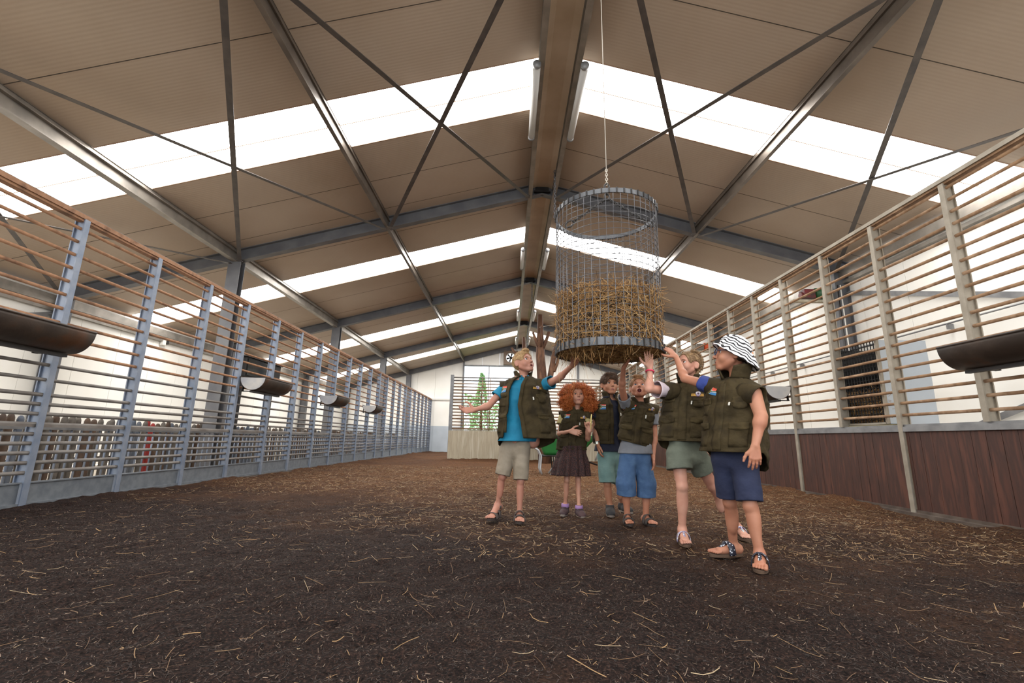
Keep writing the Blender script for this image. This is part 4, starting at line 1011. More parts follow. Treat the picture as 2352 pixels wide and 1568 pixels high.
def headparts(K, body):
    H, r, f, u, s = K.H, K.hr, K.hf, K.hu, K.hs; P = lambda x, y, z: H+(r*x+f*y+u*z)*s
    gz = nrm(K.gaze)
    for q in (-1, 1):
        e1 = nrm(np.cross(u, gz)); e2 = np.cross(gz, e1); R = np.stack([e1, e2, gz], 1); b = MB(); c = P(q*.0300,.0590,.006); rad = .0143*s; seg, rg = 20, 16
        v, fc, mi = [], [], []
        for i in range(rg+1):
            t = math.pi*i/rg
            for j in range(seg): a = 2*math.pi*j/seg; v.append(c+R@V(math.sin(t)*math.cos(a), math.sin(t)*math.sin(a), math.cos(t))*rad)
        for i in range(rg):
            for j in range(seg):
                b.mi.append(2 if i < 2 else (1 if i < 4 else 0)); fc.append((i*seg+j, (i+1)*seg+j, (i+1)*seg+(j+1) % seg, i*seg+(j+1) % seg))
        b.v.append(np.array(v)); b.f = fc; b.n = len(v); b.build('eye', [M['eyewhite'], K.iris, M['pupil']], body, True)
        b = MB(); op = K.lid
        P3 = []
        for i, al in enumerate(np.linspace(-1.25, 1.25, 11)):      # upper lid
            row = []
            for be in np.linspace(op, 1.45, 5):
                dv = V(math.sin(al)*math.cos(be), math.cos(al)*math.cos(be), math.sin(be)); row.append(c+(r*dv[0]+f*dv[1]+u*dv[2])*rad*1.08)
            P3.append(row)
        b.grid(np.array(P3)); b.tube([p[0] for p in P3], .0011*s, 5, mi=1); b.build('eyelid', [K.skin, M['lash']], body, True, solid=.001)
        b = MB(); b.tube(catmull([P(q*.014,.078,.0225+K.brow), P(q*.028,.0785,.0275+K.brow), P(q*.045,.069,.0225+K.brow)], 8), [.0018*s, .0028*s, .0030*s, .003*s, .0028*s, .0024*s, .0018*s, .001*s], 6); b.build('eyebrow', K.browm, body, True)
    if K.mouth == 'grin':
        b = MB()
        for i, x in enumerate((-.0095, .0095) if K.gap else (-.012, -.004, .004, .012)): b.box(P(x,.0765-.1*abs(x),-.0535), V(.0085,.004,.006)*s, np.stack([r, f, u], 1))
        b.build('teeth', M['teeth'], body, bevel=.0008)
    if K.mouth == 'open':
        b = MB()
        for x in (-.0105, -.0035, .0035, .0105): b.box(P(x,.072-.12*abs(x),-.0525), V(.0068,.004,.006)*s, np.stack([r, f, u], 1))
        b.build('teeth', M['teeth'], body, bevel=.0008)
        b = MB(); b.sphere(P(0,.062,-.081), V(.015,.016,.007)*s, R=np.stack([r, f, u], 1)); b.build('tongue', M['lip'], body, True)

def build_kid(K):
    sc = K.sc
    up = V(0, 0, 1)
    K.hf = nrm(K.hf); r = np.cross(K.hf, K.hup); K.hr = nrm(r); K.hu = np.cross(K.hr, K.hf)
    pts = [K.H, K.N, K.SL, K.SR, K.EL, K.ER, K.WL, K.WR, K.HL, K.HR, K.KL, K.KR, K.AL, K.AR]
    lo = np.min(pts, 0)-.22; hi = np.max(pts, 0)+.22; lo[2] = -.012; hi[2] = max(hi[2], K.H[2]+.17)
    S = SDF(lo, hi, K.vox)
    head(S, K)
    nk = K.H-K.hu*.082*K.hs-K.hf*.026*K.hs; lg = K.lg; ag = K.ag
    S.cone(K.N+V(0, 0, -.05), nk, .040*sc, .036*sc, .02); S.cone(nk, K.H-K.hu*.02*K.hs-K.hf*.03*K.hs, .037*sc, .042*sc, .015)
    T = K.torso; pel = (K.HL+K.HR)/2
    for i in range(len(T)-2):
        c, a, b_, lat = T[i]; c2, a2, b2, l2 = T[i+1]
        for q in (-.40, 0, .40):
            S.cone(np.asarray(c)+np.asarray(lat)*a*q, np.asarray(c2)+np.asarray(l2)*a2*q, b_*.55, b2*.55, .02)
    for q, hp, kn, an in ((1, K.HL, K.KL, K.AL), (-1, K.HR, K.KR, K.AR)):
        S.cone(pel, hp, .055*sc, .055*sc, .03); S.cone(hp, kn, .058*sc*(.4+.6*lg), .041*sc*(.3+.7*lg), .02)
        S.cone(kn, an, .040*sc*lg, .0265*sc*(.35+.65*lg), .015); d = an-kn; bk = -nrm(K.tf)*.012*sc
        S.ell(kn+d*.30+bk, V(.040, .040, .11)*sc*V(lg, lg, 1), None, .02); S.ell(kn+nrm(K.tf)*.014*sc, V(.030, .030, .034)*sc*V(lg, lg, 1), None, .015)
    for sh, el, wr, g_ in ((K.SL, K.EL, K.WL, ag[0]), (K.SR, K.ER, K.WR, ag[1])):
        S.cone(K.N-V(0, 0, .085*sc), sh, .036*sc, .038*sc, .02); S.cone(sh, el, .038*sc*g_, .0305*sc*g_, .015); S.cone(el, wr, .0305*sc*g_, .0205*sc*(.4+.6*g_), .012)
        S.ell(el+(wr-el)*.22, V(.0325, .0325, .0325)*sc*g_, None, .02)
    for hd in K.hands: hand(S, **hd, sc=K.hsc)
    for an, td, lf in ((K.AL, K.TL, K.liftL), (K.AR, K.TR, K.liftR)):
        s_toe[0] = 1 if an is K.AR else -1
        foot(S, an, td, sc*1.0, .014, K.bare, lf)
    v, q = S.mesh(); v = relax(v, q, 1, .45)
    body = fastmesh('person', v, q, [K.skin, M['lip'], M['mouth']], None, True); body.data.materials.clear()
    for m_ in (K.skin, M['lip'], M['mouth']): body.data.materials.append(m_)
    c = v[q].mean(1); L = (c-K.H)/K.hs; x, y, z = L@K.hr, L@K.hf, L@K.hu; mi = np.zeros(len(q), np.int32); mz = -.058
    if K.mouth == 'open':
        e = np.sqrt((x/.0170)**2+((z-mz+.008)/.0180)**2); mi[(e < 1.20) & (y > .06)] = 1; mi[(e < 1.02) & (y > .02) & (y < .092)] = 2
    elif K.mouth == 'grin':
        e = np.sqrt((x/.0180)**2+((z-mz+.003)/.0085)**2); mi[(e < 1.30) & (y > .06)] = 1; mi[(e < 1.03) & (y > .04) & (y < .083)] = 2
    elif K.mouth == 'slight':
        mi[(np.sqrt((x/.018)**2+((z-mz+.004)/.0108)**2) < 1) & (y > .055)] = 1; mi[(np.sqrt((x/.013)**2+((z-mz+.0045)/.003)**2) < 1) & (y > .055)] = 2
    else:
        mi[(np.sqrt((x/.0215)**2+((z-mz+.0045-K.smile*(x/.022)**2)/.0082)**2) < 1) & (y > .055)] = 1; mi[(np.abs(x) < .0225) & (np.abs(z-mz+.0045-K.smile*(x/.0215)**2) < .0017) & (y > .055)] = 2
    body.data.polygons.foreach_set('material_index', mi); body.data.update()
    tag(body, K.label, 'person', 'children in olive vests')
    headparts(K, body)
    return body

def build_vest(K, body, rings, gap=None, seed=1, collar=(.052, .066, .078), open_front=.35, pockets=True, flag=(-.62, .80), logo=(.62, .78), capL=.06, capR=.06):
    Lf = Loft(rings, K.tf, seed, .0058*K.sc); n, m = 64, 120
    ts = np.linspace(0, 1, n); P = np.zeros((n, m, 3))
    for i, t in enumerate(ts):
        g0, g1 = gap(t) if gap else (-1e-4, 1e-4)
        th = np.linspace(g1, 2*np.pi+g0, m); P[i] = Lf(th, t); P[i][:, 2] -= K.tail*np.clip(-np.cos(th)*1.3, 0, 1)**.8*(1-t)**3
    b = MB(); b.grid(P)
    # shoulder caps around the arm holes
    for sh, el, q, cl in ((K.SL, K.EL, 1, capL), (K.SR, K.ER, -1, capR)):
        lat = nrm(K.SL-K.SR)*q; d = nrm(lat+nrm(el-sh)*.35); st = sh-lat*.105*K.sc; en = sh+d*cl*.62*K.sc
        e1 = nrm(np.cross(d, K.tf)); e2 = nrm(np.cross(e1, d)); Pc = []
        for k, (u, rr) in enumerate(((0, .80), (.25, .94), (.5, 1.0), (.75, 1.0), (1, .97))):
            c = st+(en-st)*u+V(0, 0, -.006)*u; ra, rb = K.capr*K.sc*rr, K.capr*.86*K.sc*rr
            Pc.append([c+e1*ra*math.cos(w)+e2*rb*math.sin(w) for w in np.linspace(0, 2*np.pi, 25)[:-1]])
        b.grid(np.array(Pc), 0, True)
    vest = b.build('vest', [M['vest'], M['vest_dark']], body, True, solid=.007, offset=0)
    # stand collar
    b = MB(); h, r0, r1 = collar; c0 = np.asarray(rings[-1][0])-V(0, 0, .012); axis = nrm(V(0, 0, 1)*.8+nrm(K.H-K.hf*.03-c0)*.5); lat = nrm(np.cross(K.tf, axis)); fw = np.cross(axis, lat); Pc = []
    for k, u in enumerate(np.linspace(0, 1, 7)):
        rr = (r0+(r1-r0)*u)*K.sc; g_ = open_front*(.55+.55*u)
        Pc.append([c0+axis*(h*u*K.sc*(1-.25*math.cos(th)**2*(math.cos(th) > 0)))-lat*rr*math.sin(th)+fw*rr*1.02*math.cos(th) for th in np.linspace(g_, 2*np.pi-g_, 41)])
    b.grid(np.array(Pc)); b.build('collar', M['vest'], vest, True, solid=.009, offset=0)
    def flap(th, t, w, h, mt='vest_flap', nm='pocket_flap', off=.008, wob=.012, tilt=0):
        b = MB(); b.grid(Lf.patch(th, t, w*K.sc, h*K.sc, 12, 7, off, tilt, wob*K.sc)); return b.build(nm, M[mt], vest, True, solid=.010, offset=0)
    if pockets:
        pr, plf = K.__dict__.get('pth', (-.66, .66))
        flap(pr, .665, .098, .040); flap(plf, .655, .102, .042); flap(plf, .585, .088, .034, 'vest', off=.010)
        flap(pr, .55, .094, .075, 'vest', 'chest_pocket', .003, 0)
        flap(pr, .335, .125, .045); flap(plf, .335, .128, .046); flap(pr, .20, .12, .12, 'vest', 'lower_pocket', .002, 0); flap(plf, .20, .122, .12, 'vest', 'lower_pocket', .002, 0)
        b = MB(); b.grid(Lf.patch(plf-.36, .60, .010*K.sc, .028*K.sc, 2, 3, .012)); b.build('zip_tab', M['tagwhite'], vest, solid=.004)
        if gap is None:
            b = MB(); b.grid(Lf.patch(0, .46, .046*K.sc, np.linalg.norm(Lf.c[-1]-Lf.c[0])*.86, 4, 30, .005)); b.build('placket', M['vest'], vest, True, solid=.006, offset=0)
        else:
            for sgn in (0, 1):
                b = MB(); Q = []
                for t in np.linspace(.0, .97, 34):
                    g = gap(t)[sgn]; e = (-1 if sgn == 0 else 1)*.14; Q.append([Lf(g+e*w, t, .006) for w in (-.05, .33, .66, 1)])
                b.grid(np.array(Q)); b.build('placket', M['vest'], vest, True, solid=.012, offset=0)
    nu, nv = 61, 41
    if flag:
        b = MB(); G = Lf.patch(flag[0], flag[1], .074*K.sc, .050*K.sc, nu, nv, .012, K.__dict__.get('ftilt', 0)); idx = []
        b.grid(G)
        for i in range(nv-1):
            for j in range(nu-1): idx.append(flag_fn((j+.5)/(nu-1), (i+.5)/(nv-1)))
        b.mi = idx; b.build('flag_patch', FLAGM, vest)
    if logo:
        nu, nv = 97, 41; G = Lf.patch(logo[0], logo[1], .098*K.sc, .042*K.sc, nu, nv, .012); b = MB(); fs, mi = [], []
        for i in range(nv-1):
            for j in range(nu-1):
                q = logo_fn((j+.5)/(nu-1), (i+.5)/(nv-1))
                if q >= 0: fs.append((i*nu+j, i*nu+j+1, (i+1)*nu+j+1, (i+1)*nu+j)); mi.append(q)
        b.add(G.reshape(-1, 3), fs); b.mi = mi; b.build('logo_patch', LOGOM, vest)
    return vest, Lf

def build_shirt(K, body, rings, material, sleeves, hem=None, name='shirt', collar=None, seed=3):
    b = MB()
    if rings is not None:
        Lf = Loft(rings, K.tf, seed, .004*K.sc); n, m = 30, 64; P = np.array([[Lf(th, t, -.022*K.sc*min(1, t*4)) for th in np.linspace(0, 2*np.pi, m+1)[:-1]] for t in np.linspace(0, 1, n)]); b.grid(P, 0, True)
    for sh, el, fr, r0, r1 in sleeves:
        d = el-sh; e1 = nrm(np.cross(d, V(.2, .9, .3))); e2 = nrm(np.cross(d, e1)); Pc = []; g = np.random.default_rng(seed)
        for u in np.linspace(.04, fr, 9):
            w = (u-.04)/(fr-.04); rr = (r0+(r1-r0)*w)*K.sc
            Pc.append([sh+d*u+(e1*math.cos(a)+e2*math.sin(a))*rr*(1+.045*math.sin(a*3+u*9)+.03*math.sin(a*5-u*14)) for a in np.linspace(0, 2*np.pi, 29)[:-1]])
        b.grid(np.array(Pc), 0, True)
    o = b.build(name, material, body, True, solid=.006, offset=0)
    if collar:
        cb = MB(); c0 = np.asarray(collar[0]); axis = nrm(K.H-K.hf*.03-c0); lat = nrm(np.cross(K.tf, axis)); fw = np.cross(axis, lat); Pc = []
        for u, rr, hh in ((0, .062, 0), (.5, .056, .030), (1, .057, .040), (1.5, .072, .022), (2, .082, -.008)):
            Pc.append([c0+axis*hh*K.sc-lat*rr*K.sc*math.sin(th)+fw*rr*K.sc*math.cos(th)-axis*(.012*K.sc*max(0, math.cos(th))) for th in np.linspace(.32+.12*u, 2*np.pi-.32-.12*u, 37)])
        cb.grid(np.array(Pc)); cb.build('shirt_collar', material, o, True, solid=.004, offset=0)
    return o

def build_shorts(K, body, material, waist, hems, rl=(.088, .082), name='shorts', wr=.0028, seed=2):
    """waist: point; hems: fraction of hip-knee (may exceed 1) for left and right leg"""
    lo = np.min([K.HL, K.HR, K.KL, K.KR, waist], 0)-.20; hi = np.max([K.HL, K.HR, K.KL, K.KR, waist], 0)+.20
    parts = []
    S = SDF(lo, hi, .005)
    S.a[:] = 1
    for q, hp, kn, an, fr in ((1, K.HL, K.KL, K.AL, hems[0]), (-1, K.HR, K.KR, K.AR, hems[1])):
        T = SDF(lo, hi, .005); T.a[:] = 1; p1 = kn+(an-kn)*max(0, fr-1)+(an-kn)*.15 if fr > 1 else hp+(kn-hp)*(fr+.1)
        if fr > 1: T.cone(hp, kn, rl[0]*K.sc, (rl[0]+(rl[1]-rl[0])*.8)*K.sc, .02); T.cone(kn, p1, (rl[0]+(rl[1]-rl[0])*.8)*K.sc, rl[1]*K.sc, .02)
        else: T.cone(hp, p1, rl[0]*K.sc, rl[1]*K.sc, .02)
        d = nrm((an-kn)*.6+(kn-hp)*.4) if fr > 1 else nrm(kn-hp); e = kn+(an-kn)*(fr-1) if fr > 1 else hp+(kn-hp)*fr
        T.wrinkle(wr, 40, seed+q); T.cut(e, d)
        k = .016; h = np.maximum(k-np.abs(S.a-T.a), 0)/k; S.a = np.minimum(S.a, T.a)-h*h*k*.25
    T = SDF(lo, hi, .005); pel = (K.HL+K.HR)/2; lat = nrm(K.HL-K.HR); wd = K.pw
    for q in (-1, -.5, 0, .5, 1): T.cone(pel+lat*wd*.55*q-V(0, 0, .005), waist+lat*wd*.5*q, .082*K.sc, .078*K.sc, .03)
    T.wrinkle(wr, 40, seed); T.cut(np.asarray(waist)+V(0, 0, .02), V(0, 0, 1))
    k = .03; h = np.maximum(k-np.abs(S.a-T.a), 0)/k; S.a = np.minimum(S.a, T.a)-h*h*k*.25
    v, q = S.mesh(); v = relax(v, q, 1, .4)
    o = fastmesh(name, v, q, material, body, True); return o

def hairmesh(K, body, fn, lo=(-.11,-.13,-.11), hi=(.11,.13,.14), vox=.004, name='hair', material=None, rel=1):
    """fn(x,y,z) -> signed distance in head space"""
    s = K.hs; n = [int((hi[i]-lo[i])/vox)+1 for i in range(3)]; ax = [np.linspace(lo[i], lo[i]+vox*(n[i]-1), n[i]) for i in range(3)]
    X, Y, Z = np.meshgrid(*ax, indexing='ij'); S = SDF((0,0,0), (.01,.01,.01), 1); S.lo = np.array(lo, float); S.vox = vox; S.n = np.array(n); S.a = fn(X, Y, Z).astype(np.float32)
    v, q = S.mesh(); v = relax(v, q, rel, .4); R = np.stack([K.hr, K.hf, K.hu], 1); w = K.H+(v@R.T)*s
    o = fastmesh(name, w, q, material or K.hairm, body, True); return o
def strandhair(K, parent, n, length, w, cols, flow, seed=1, lift=.25, keep=None, name='hair_strands'):
    """short hair strands lying over the hair surface; flow(p) gives the combing direction in head space"""
    g = np.random.default_rng(seed); me = parent.data; co = np.empty(len(me.vertices)*3); me.vertices.foreach_get('co', co); co = co.reshape(-1, 3); no = np.empty_like(co).ravel(); me.vertices.foreach_get('normal', no); no = no.reshape(-1, 3)
    R = np.stack([K.hr, K.hf, K.hu], 1); i = g.integers(0, len(co), n); p = co[i]; nn = no[i]; hp_ = ((p-K.H)@R)/K.hs
    k = (((p-K.H)-R@V(0, -.016, .032)*K.hs)*nn).sum(1) > 0; p, nn, hp_ = p[k], nn[k], hp_[k]
    fl = flow(hp_)@R.T; fl = fl-nn*(fl*nn).sum(1)[:, None]; fl = fl/(np.linalg.norm(fl, axis=1)[:, None]+1e-6)+g.normal(0, .22, fl.shape); fl /= np.linalg.norm(fl, axis=1)[:, None]+1e-6
    m = len(p); L = length*K.hs*g.uniform(.6, 1.3, m); sd = np.cross(nn, fl); sd /= np.linalg.norm(sd, axis=1)[:, None]+1e-6; vs = []
    for u, ww in ((-.25, .5), (.1, 1), (.45, .85), (.8, .12)):
        q = p+fl*(L*u)[:, None]+nn*((lift*L*max(0, u+.1)**1.3)+.0006)[:, None]-nn*(.10*L*max(0, u)**2)[:, None]
        vs += [q+sd*(w*K.hs*ww*.5), q-sd*(w*K.hs*ww*.5), q+nn*(w*K.hs*ww*.5)]
    ve = np.stack(vs, 1); fq = [[i_*3+j, i_*3+(j+1) % 3, (i_+1)*3+(j+1) % 3, (i_+1)*3+j] for i_ in range(3) for j in range(3)]
    Q = (np.array(fq)[None]+(np.arange(m)*12)[:, None, None]).reshape(-1, 4)
    o = fastmesh(name, ve.reshape(-1, 3), Q, mat(name+'_%d' % seed, cols[0], .5, isl=cols, spec=.4), parent, True); o['kind'] = 'stuff'; return o
def comb(front_up=.3):
    def f(h):
        x, y, z = h[:, 0], h[:, 1], h[:, 2]; top = np.clip((z-.02)/.08, 0, 1)
        return np.stack([x*3*(1-top)+.3*top*np.sign(x+.02), (.9*top+.1)*np.where(y > -.03, 1, -.6*(1-top)+.4*top), -1.0*(1-top)+front_up*top*np.clip(y/.06, 0, 1)], 1)
    return f
def shorthair(X, Y_, Z, grow=.010, face=(0, .098, -.032, .073, .074, .108), back=-.058):
    c = ellf(X, Y_, Z, (0,-.016,.032), (.0765+grow, .0925+grow, .081+grow))
    g = -ellf(X, Y_, Z, face[:3], face[3:]); g = np.maximum(g, back-Z+.25*np.maximum(0, Y_+.05)); g = np.maximum(g, np.where(np.abs(X) > .055, .036-np.sqrt((Y_+.008)**2+(Z+.008)**2), -1))
    g = np.maximum(g, np.minimum(.004-Z, Y_+.010)); return c, g
def ellf(X, Y, Z, c, r):
    k0 = np.sqrt(((X-c[0])/r[0])**2+((Y-c[1])/r[1])**2+((Z-c[2])/r[2])**2)+1e-6; k1 = np.sqrt(((X-c[0])/r[0]**2)**2+((Y-c[1])/r[1]**2)**2+((Z-c[2])/r[2]**2)**2)+1e-6
    return k0*(k0-1)/k1
def smax(a, b, k=.008): h = np.maximum(k-np.abs(a-b), 0)/k; return np.maximum(a, b)+h*h*k*.25
def smin(a, b, k=.008): h = np.maximum(k-np.abs(a-b), 0)/k; return np.minimum(a, b)-h*h*k*.25
def hairmat(name, c1, c2, st=(60, 6, 60)):
    return mat(name, c1, .55, 0, [c2], 14, .5, 30, spec=.4, stretch=(3, 3, 1))

def sandal(K, body, ank, td, sole_c, strap_c, kind='thong', name='sandal', lift=0.0):
    d = nrm(V(td[0], td[1], 0)); sd = V(-d[1], d[0], 0); sc = K.sc; base = V(ank[0], ank[1], 0)
    out = []
    n = 28
    for q in np.linspace(0, 2*np.pi, n+1)[:-1]:
        y = math.cos(q); x = math.sin(q); w = (.040+.008*y)*sc; L = .118*sc; cy = .055*sc
        out.append((x*w*(1-.12*max(0, -y)), cy+y*L))
    P = []
    for zz in (.0, .010, .018):
        P.append([base+sd*p[0]+d*p[1]+V(0, 0, zz+lift*max(0, .08*sc-p[1])/(.14*sc)) for p in out])
    P = np.array(P); b = MB(); b.grid(P, 0, True); b.add(P[-1], [tuple(range(n))]); b.add(P[0], [tuple(range(n))[::-1]]); sh = b.build(name, sole_c, body, False, bevel=.002)
    b = MB()
    def strap(y0, w, h, wd=.040, yo=0.0, tw=.0):
        rows = []
        for a in np.linspace(-.12, math.pi+.12, 17):
            rows.append([base+sd*(math.cos(a)*wd*sc)+d*((y0+yo*math.cos(a)+e)*sc)+V(0, 0, .012+h*sc*max(0, math.sin(a))**.8) for e in (-w/2, w/2)])
        b.grid(np.array(rows))
    if kind == 'thong':
        strap(.040, .044, .078, .047); b.tube(catmull([base+d*.055*sc+V(0, 0, .082*sc), base+d*.088*sc+V(0, 0, .060*sc), base+d*.125*sc+sd*.010*sc*K.__dict__.get('side', 1)+V(0, 0, .016)], 8), .008*sc, 6, 0)
    else:
        strap(.092, .044, .052, .050); strap(.035, .036, .080, .047)
        rows = []
        for a in np.linspace(-.5, math.pi+.5, 15): rows.append([base+sd*(math.cos(a)*.038*sc)-d*(.030*sc*math.sin(a)-.01)+V(0, 0, z*sc+lift) for z in (.035, .060)])
        b.grid(np.array(rows))
    b.build('strap', strap_c, sh, True, solid=.005, offset=0)
    return sh
def shoe(K, body, ank, td, upper, solec, name='shoe'):
    d = nrm(V(td[0], td[1], 0)); sd = V(-d[1], d[0], 0); sc = K.sc; base = V(ank[0], ank[1], 0)
    lo = base-.2; hi = base+.2; lo[2] = -.01; hi[2] = ank[2]+.06; S = SDF(lo, hi, .004)
    S.cone(base+V(0, 0, .045*sc)-d*.022*sc, base+d*.10*sc+V(0, 0, .034*sc), .042*sc, .036*sc, .02); S.cone(base+V(0, 0, .05*sc), ank+V(0, 0, .008), .041*sc, .043*sc, .02)
    for o in (-.014, .014): S.cone(base+d*.06*sc+sd*o*sc+V(0, 0, .034*sc), base+d*.132*sc+sd*o*sc+V(0, 0, .026*sc), .034*sc, .026*sc, .02)
    S.cut(ank+V(0, 0, .018), V(0, 0, 1)); S.cut(V(0, 0, .004), V(0, 0, -1)); v, q = S.mesh(); v = relax(v, q, 1)
    o = fastmesh(name, v, q, upper, body, True)
    out = [(math.sin(q_)*(.042+.006*math.cos(q_))*sc, .052*sc+math.cos(q_)*.122*sc) for q_ in np.linspace(0, 2*np.pi, 29)[:-1]]; P = np.array([[base+sd*p[0]+d*p[1]+V(0, 0, z) for p in out] for z in (0, .018)])
    b = MB(); b.grid(P, 0, True); b.add(P[1], [tuple(range(28))]); b.add(P[0], [tuple(range(28))[::-1]]); b.build('sole', solec, o, False, bevel=.003)
    return o
# ------------------------------------------------------------------ the six children
def camdir(P): return nrm(V(CAM[0]-P[0], CAM[1]-P[1], 0))
def rings_of(K, lst, ratio=.66, shrink=1.0, dy=0):
    out = []
    for k, (px, py, h) in enumerate(lst):
        c = at(px, py, K.Y); dep = float((c-CAM)@FWD); cd = camdir(c); cs = abs(float(cd@K.tf)); sn = math.sqrt(max(0, 1-cs*cs)); rt = ratio if k < len(lst)-2 else (ratio+.08 if k == len(lst)-2 else .95)
        a = h*dep/FPX/math.sqrt(cs*cs+(rt*sn)**2)*shrink; out.append((c, a, a*rt, np.cross(V(0, 0, 1), K.tf)))
    return out
def setup(K):
    K.hands = []
    return K
base = dict(hup=V(0, 0, 1), liftL=0, liftR=0, vox=.0034, fw=1.08, smile=.006, lid=.50, brow=0, gap=False, pw=.10, lg=1.0, ag=(1, 1), capr=.068, tail=0, bare=True)
polka = mat('polka_strap', srgb(40,42,60), .5)
def dots(m, scale, c2, thr):
    nt = m.node_tree; N = nt.nodes; L = nt.links; b = N['Principled BSDF']; tc = N.new('ShaderNodeTexCoord'); vo = N.new('ShaderNodeTexVoronoi'); vo.inputs['Scale'].default_value = scale; L.new(tc.outputs['Object'], vo.inputs['Vector'])
    r = N.new('ShaderNodeValToRGB'); r.color_ramp.interpolation = 'CONSTANT'; L.new(vo.outputs['Distance'], r.inputs[0]); e = r.color_ramp.elements; c1 = tuple(b.inputs['Base Color'].default_value)
    e[0].position = 0; e[0].color = c2; e[1].position = thr; e[1].color = c1; L.new(r.outputs[0], b.inputs['Base Color'])
dots(polka, 70, srgb(220,220,226), .30)

# --- blond boy in an open vest over a turquoise polo shirt
K1 = setup(Kid(**base)); K = K1; K.Y = 4.5; K.lg = .72; K.tail = .09; K.sc = 1.06; K.hsc = 1.08; K.hs = 1.10; K.tf = nrm(V(.28, -.96, 0))
Y = K.Y; K.H = at(1203, 834, Y); K.N = at(1202, 872, Y); K.hf = V(.64, -.70, .32); K.gaze = V(.7, -.5, .6); K.mouth = 'grin'; K.gap = True; K.lid = .62
K.SL = at(1247, 886, 4.46); K.SR = at(1160, 890, 4.52); K.EL = at(1283, 869, 4.30); K.WL = at(1313, 840, 4.10); K.ER = at(1122, 932, 4.46); K.WR = at(1091, 941, 4.40)
K.HR = at(1168, 1030, 4.53); K.HL = at(1198, 1030, 4.49); K.KR = at(1154, 1093, 4.50); K.KL = at(1196, 1103, 4.44); K.AR = at(1143, 1160, 4.58); K.AL = at(1193, 1181, 4.46); K.TR = (-.42, -.9); K.TL = (.0, -1); K.liftR = .055
K.skin = skinmat('skin_blond_boy', srgb(197,143,121), srgb(184,126,105)); K.iris = M['iris_blue']; K.browm = mat('brow_blond', srgb(160,122,84), .8); K.hairm = hairmat('hair_blond', srgb(176,138,92), srgb(206,172,124))
K.label = 'boy with short blond hair and open vest over a turquoise polo, both arms spread'
K.torso = rings_of(K, [(1205, 1012, 46), (1205, 960, 44), (1205, 915, 47), (1204, 892, 45), (1203, 876, 34), (1202, 868, 17)])
K.hands = [dict(W=K.WR, d=V(-1, -.15, -.10), n=V(-.1, -.55, .8), t=V(0, .5, .85), curl=(.30, .34, .40, .46)), dict(W=K.WL, d=at(1327, 826, 3.98)-K.WL, n=V(.1, .5, .85), t=V(-.4, -.7, .55), curl=(.15, .15, .2, .2))]
b1 = build_kid(K)
vr = rings_of(K, [(1212, 1006, 67), (1209, 955, 61), (1206, 912, 55), (1205, 889, 50), (1203, 875, 38), (1202, 866, 19)])
K.pth = (-1.30, .42)
build_vest(K, b1, vr, lambda t: (float(np.interp(t, [0, .5, .85, 1], [-1.20, -.90, -.85, -.70])), float(np.interp(t, [0, .5, .85, 1], [-.30, -.46, -.30, -.05]))), 11, (.066, .072, .088), 1.0, flag=(-1.30, .755), logo=(.30, .79))
tq = mat('turquoise_polo', srgb(0,140,178), .8, 0, [srgb(4,128,166)], 6, .15, 60)
build_shirt(K, b1, rings_of(K, [(1190, 1013, 45), (1196, 975, 44), (1203, 915, 48), (1204, 892, 46), (1203, 877, 32), (1202, 868, 17)], .68), tq, [(K.SL, K.EL, .56, .050, .058), (K.SR, K.ER, .50, .050, .057)], collar=(K.N+V(0, 0, .0),))
build_shorts(K, b1, mat('beige_shorts', srgb(172,158,138), .85, 0, [srgb(152,138,118)], 9, .2, 60), at(1188, 1012, Y), (.985, .97), (.076, .068), wr=.004)
def hair1(X, Y_, Z):
    c, g = shorthair(X, Y_, Z, .006)
    c = smin(c, ellf(X, Y_, Z, (.004,.060,.100), (.040,.026,.016)), .02); return smax(c, g, .005)
ho = hairmesh(K, b1, hair1, vox=.0035)
strandhair(K, ho, 4200, .015, .0014, [srgb(150,112,70), srgb(196,158,108), srgb(216,184,136)], comb(1.2), 1, .38)
san = mat('dusty_brown_strap', srgb(96,84,78), .8, 0, [srgb(74,66,62)], 20); sole = mat('dusty_sole', srgb(66,54,48), .9)
sandal(K, b1, K.AR, K.TR, sole, san, 'strap', lift=.055); sandal(K, b1, K.AL, K.TL, sole, san, 'strap')

# --- red-haired girl
K = setup(Kid(**base)); K.Y = 4.85; K.lg = .66; K.ag = (.9, .9); K.bare = False; K.sc = .88; K.hsc = .92; K.hs = .96; K.tf = nrm(V(.06, -1, 0)); Y = K.Y
K.H = at(1326, 909, Y); K.N = at(1324, 941, Y); K.hf = V(.02, -.97, .14); K.gaze = V(.1, -1, .18); K.mouth = 'smile'; K.smile = .009; K.lid = .45; K.fw = 1.14
K.SR = at(1294, 954, 4.85); K.SL = at(1348, 955, 4.85); K.ER = at(1285, 996, 4.82); K.WR = at(1308, 990, 4.68); K.EL = at(1350, 1008, 4.78); K.WL = at(1354, 991, 4.66)
K.HR = at(1303, 1050, Y); K.HL = at(1326, 1050, Y); K.KR = at(1302, 1101, 4.84); K.KL = at(1328, 1101, 4.82); K.AR = at(1298, 1161, 4.90); K.AL = at(1330, 1164, 4.80); K.TR = (-.3, -1); K.TL = (.15, -1)
K.skin = skinmat('skin_red_haired_girl', srgb(211,156,129), srgb(197,139,113)); K.iris = M['iris_brown']; K.browm = mat('brow_red', srgb(150,86,48), .8); K.hairm = hairmat('hair_red', srgb(150,68,24), srgb(196,104,44))
K.label = 'girl with big curly red hair in a zipped vest and dark dotted skirt'
K.torso = rings_of(K, [(1313, 1036, 24), (1313, 1000, 25), (1316, 968, 26), (1319, 955, 25), (1322, 948, 18), (1324, 942, 9)])
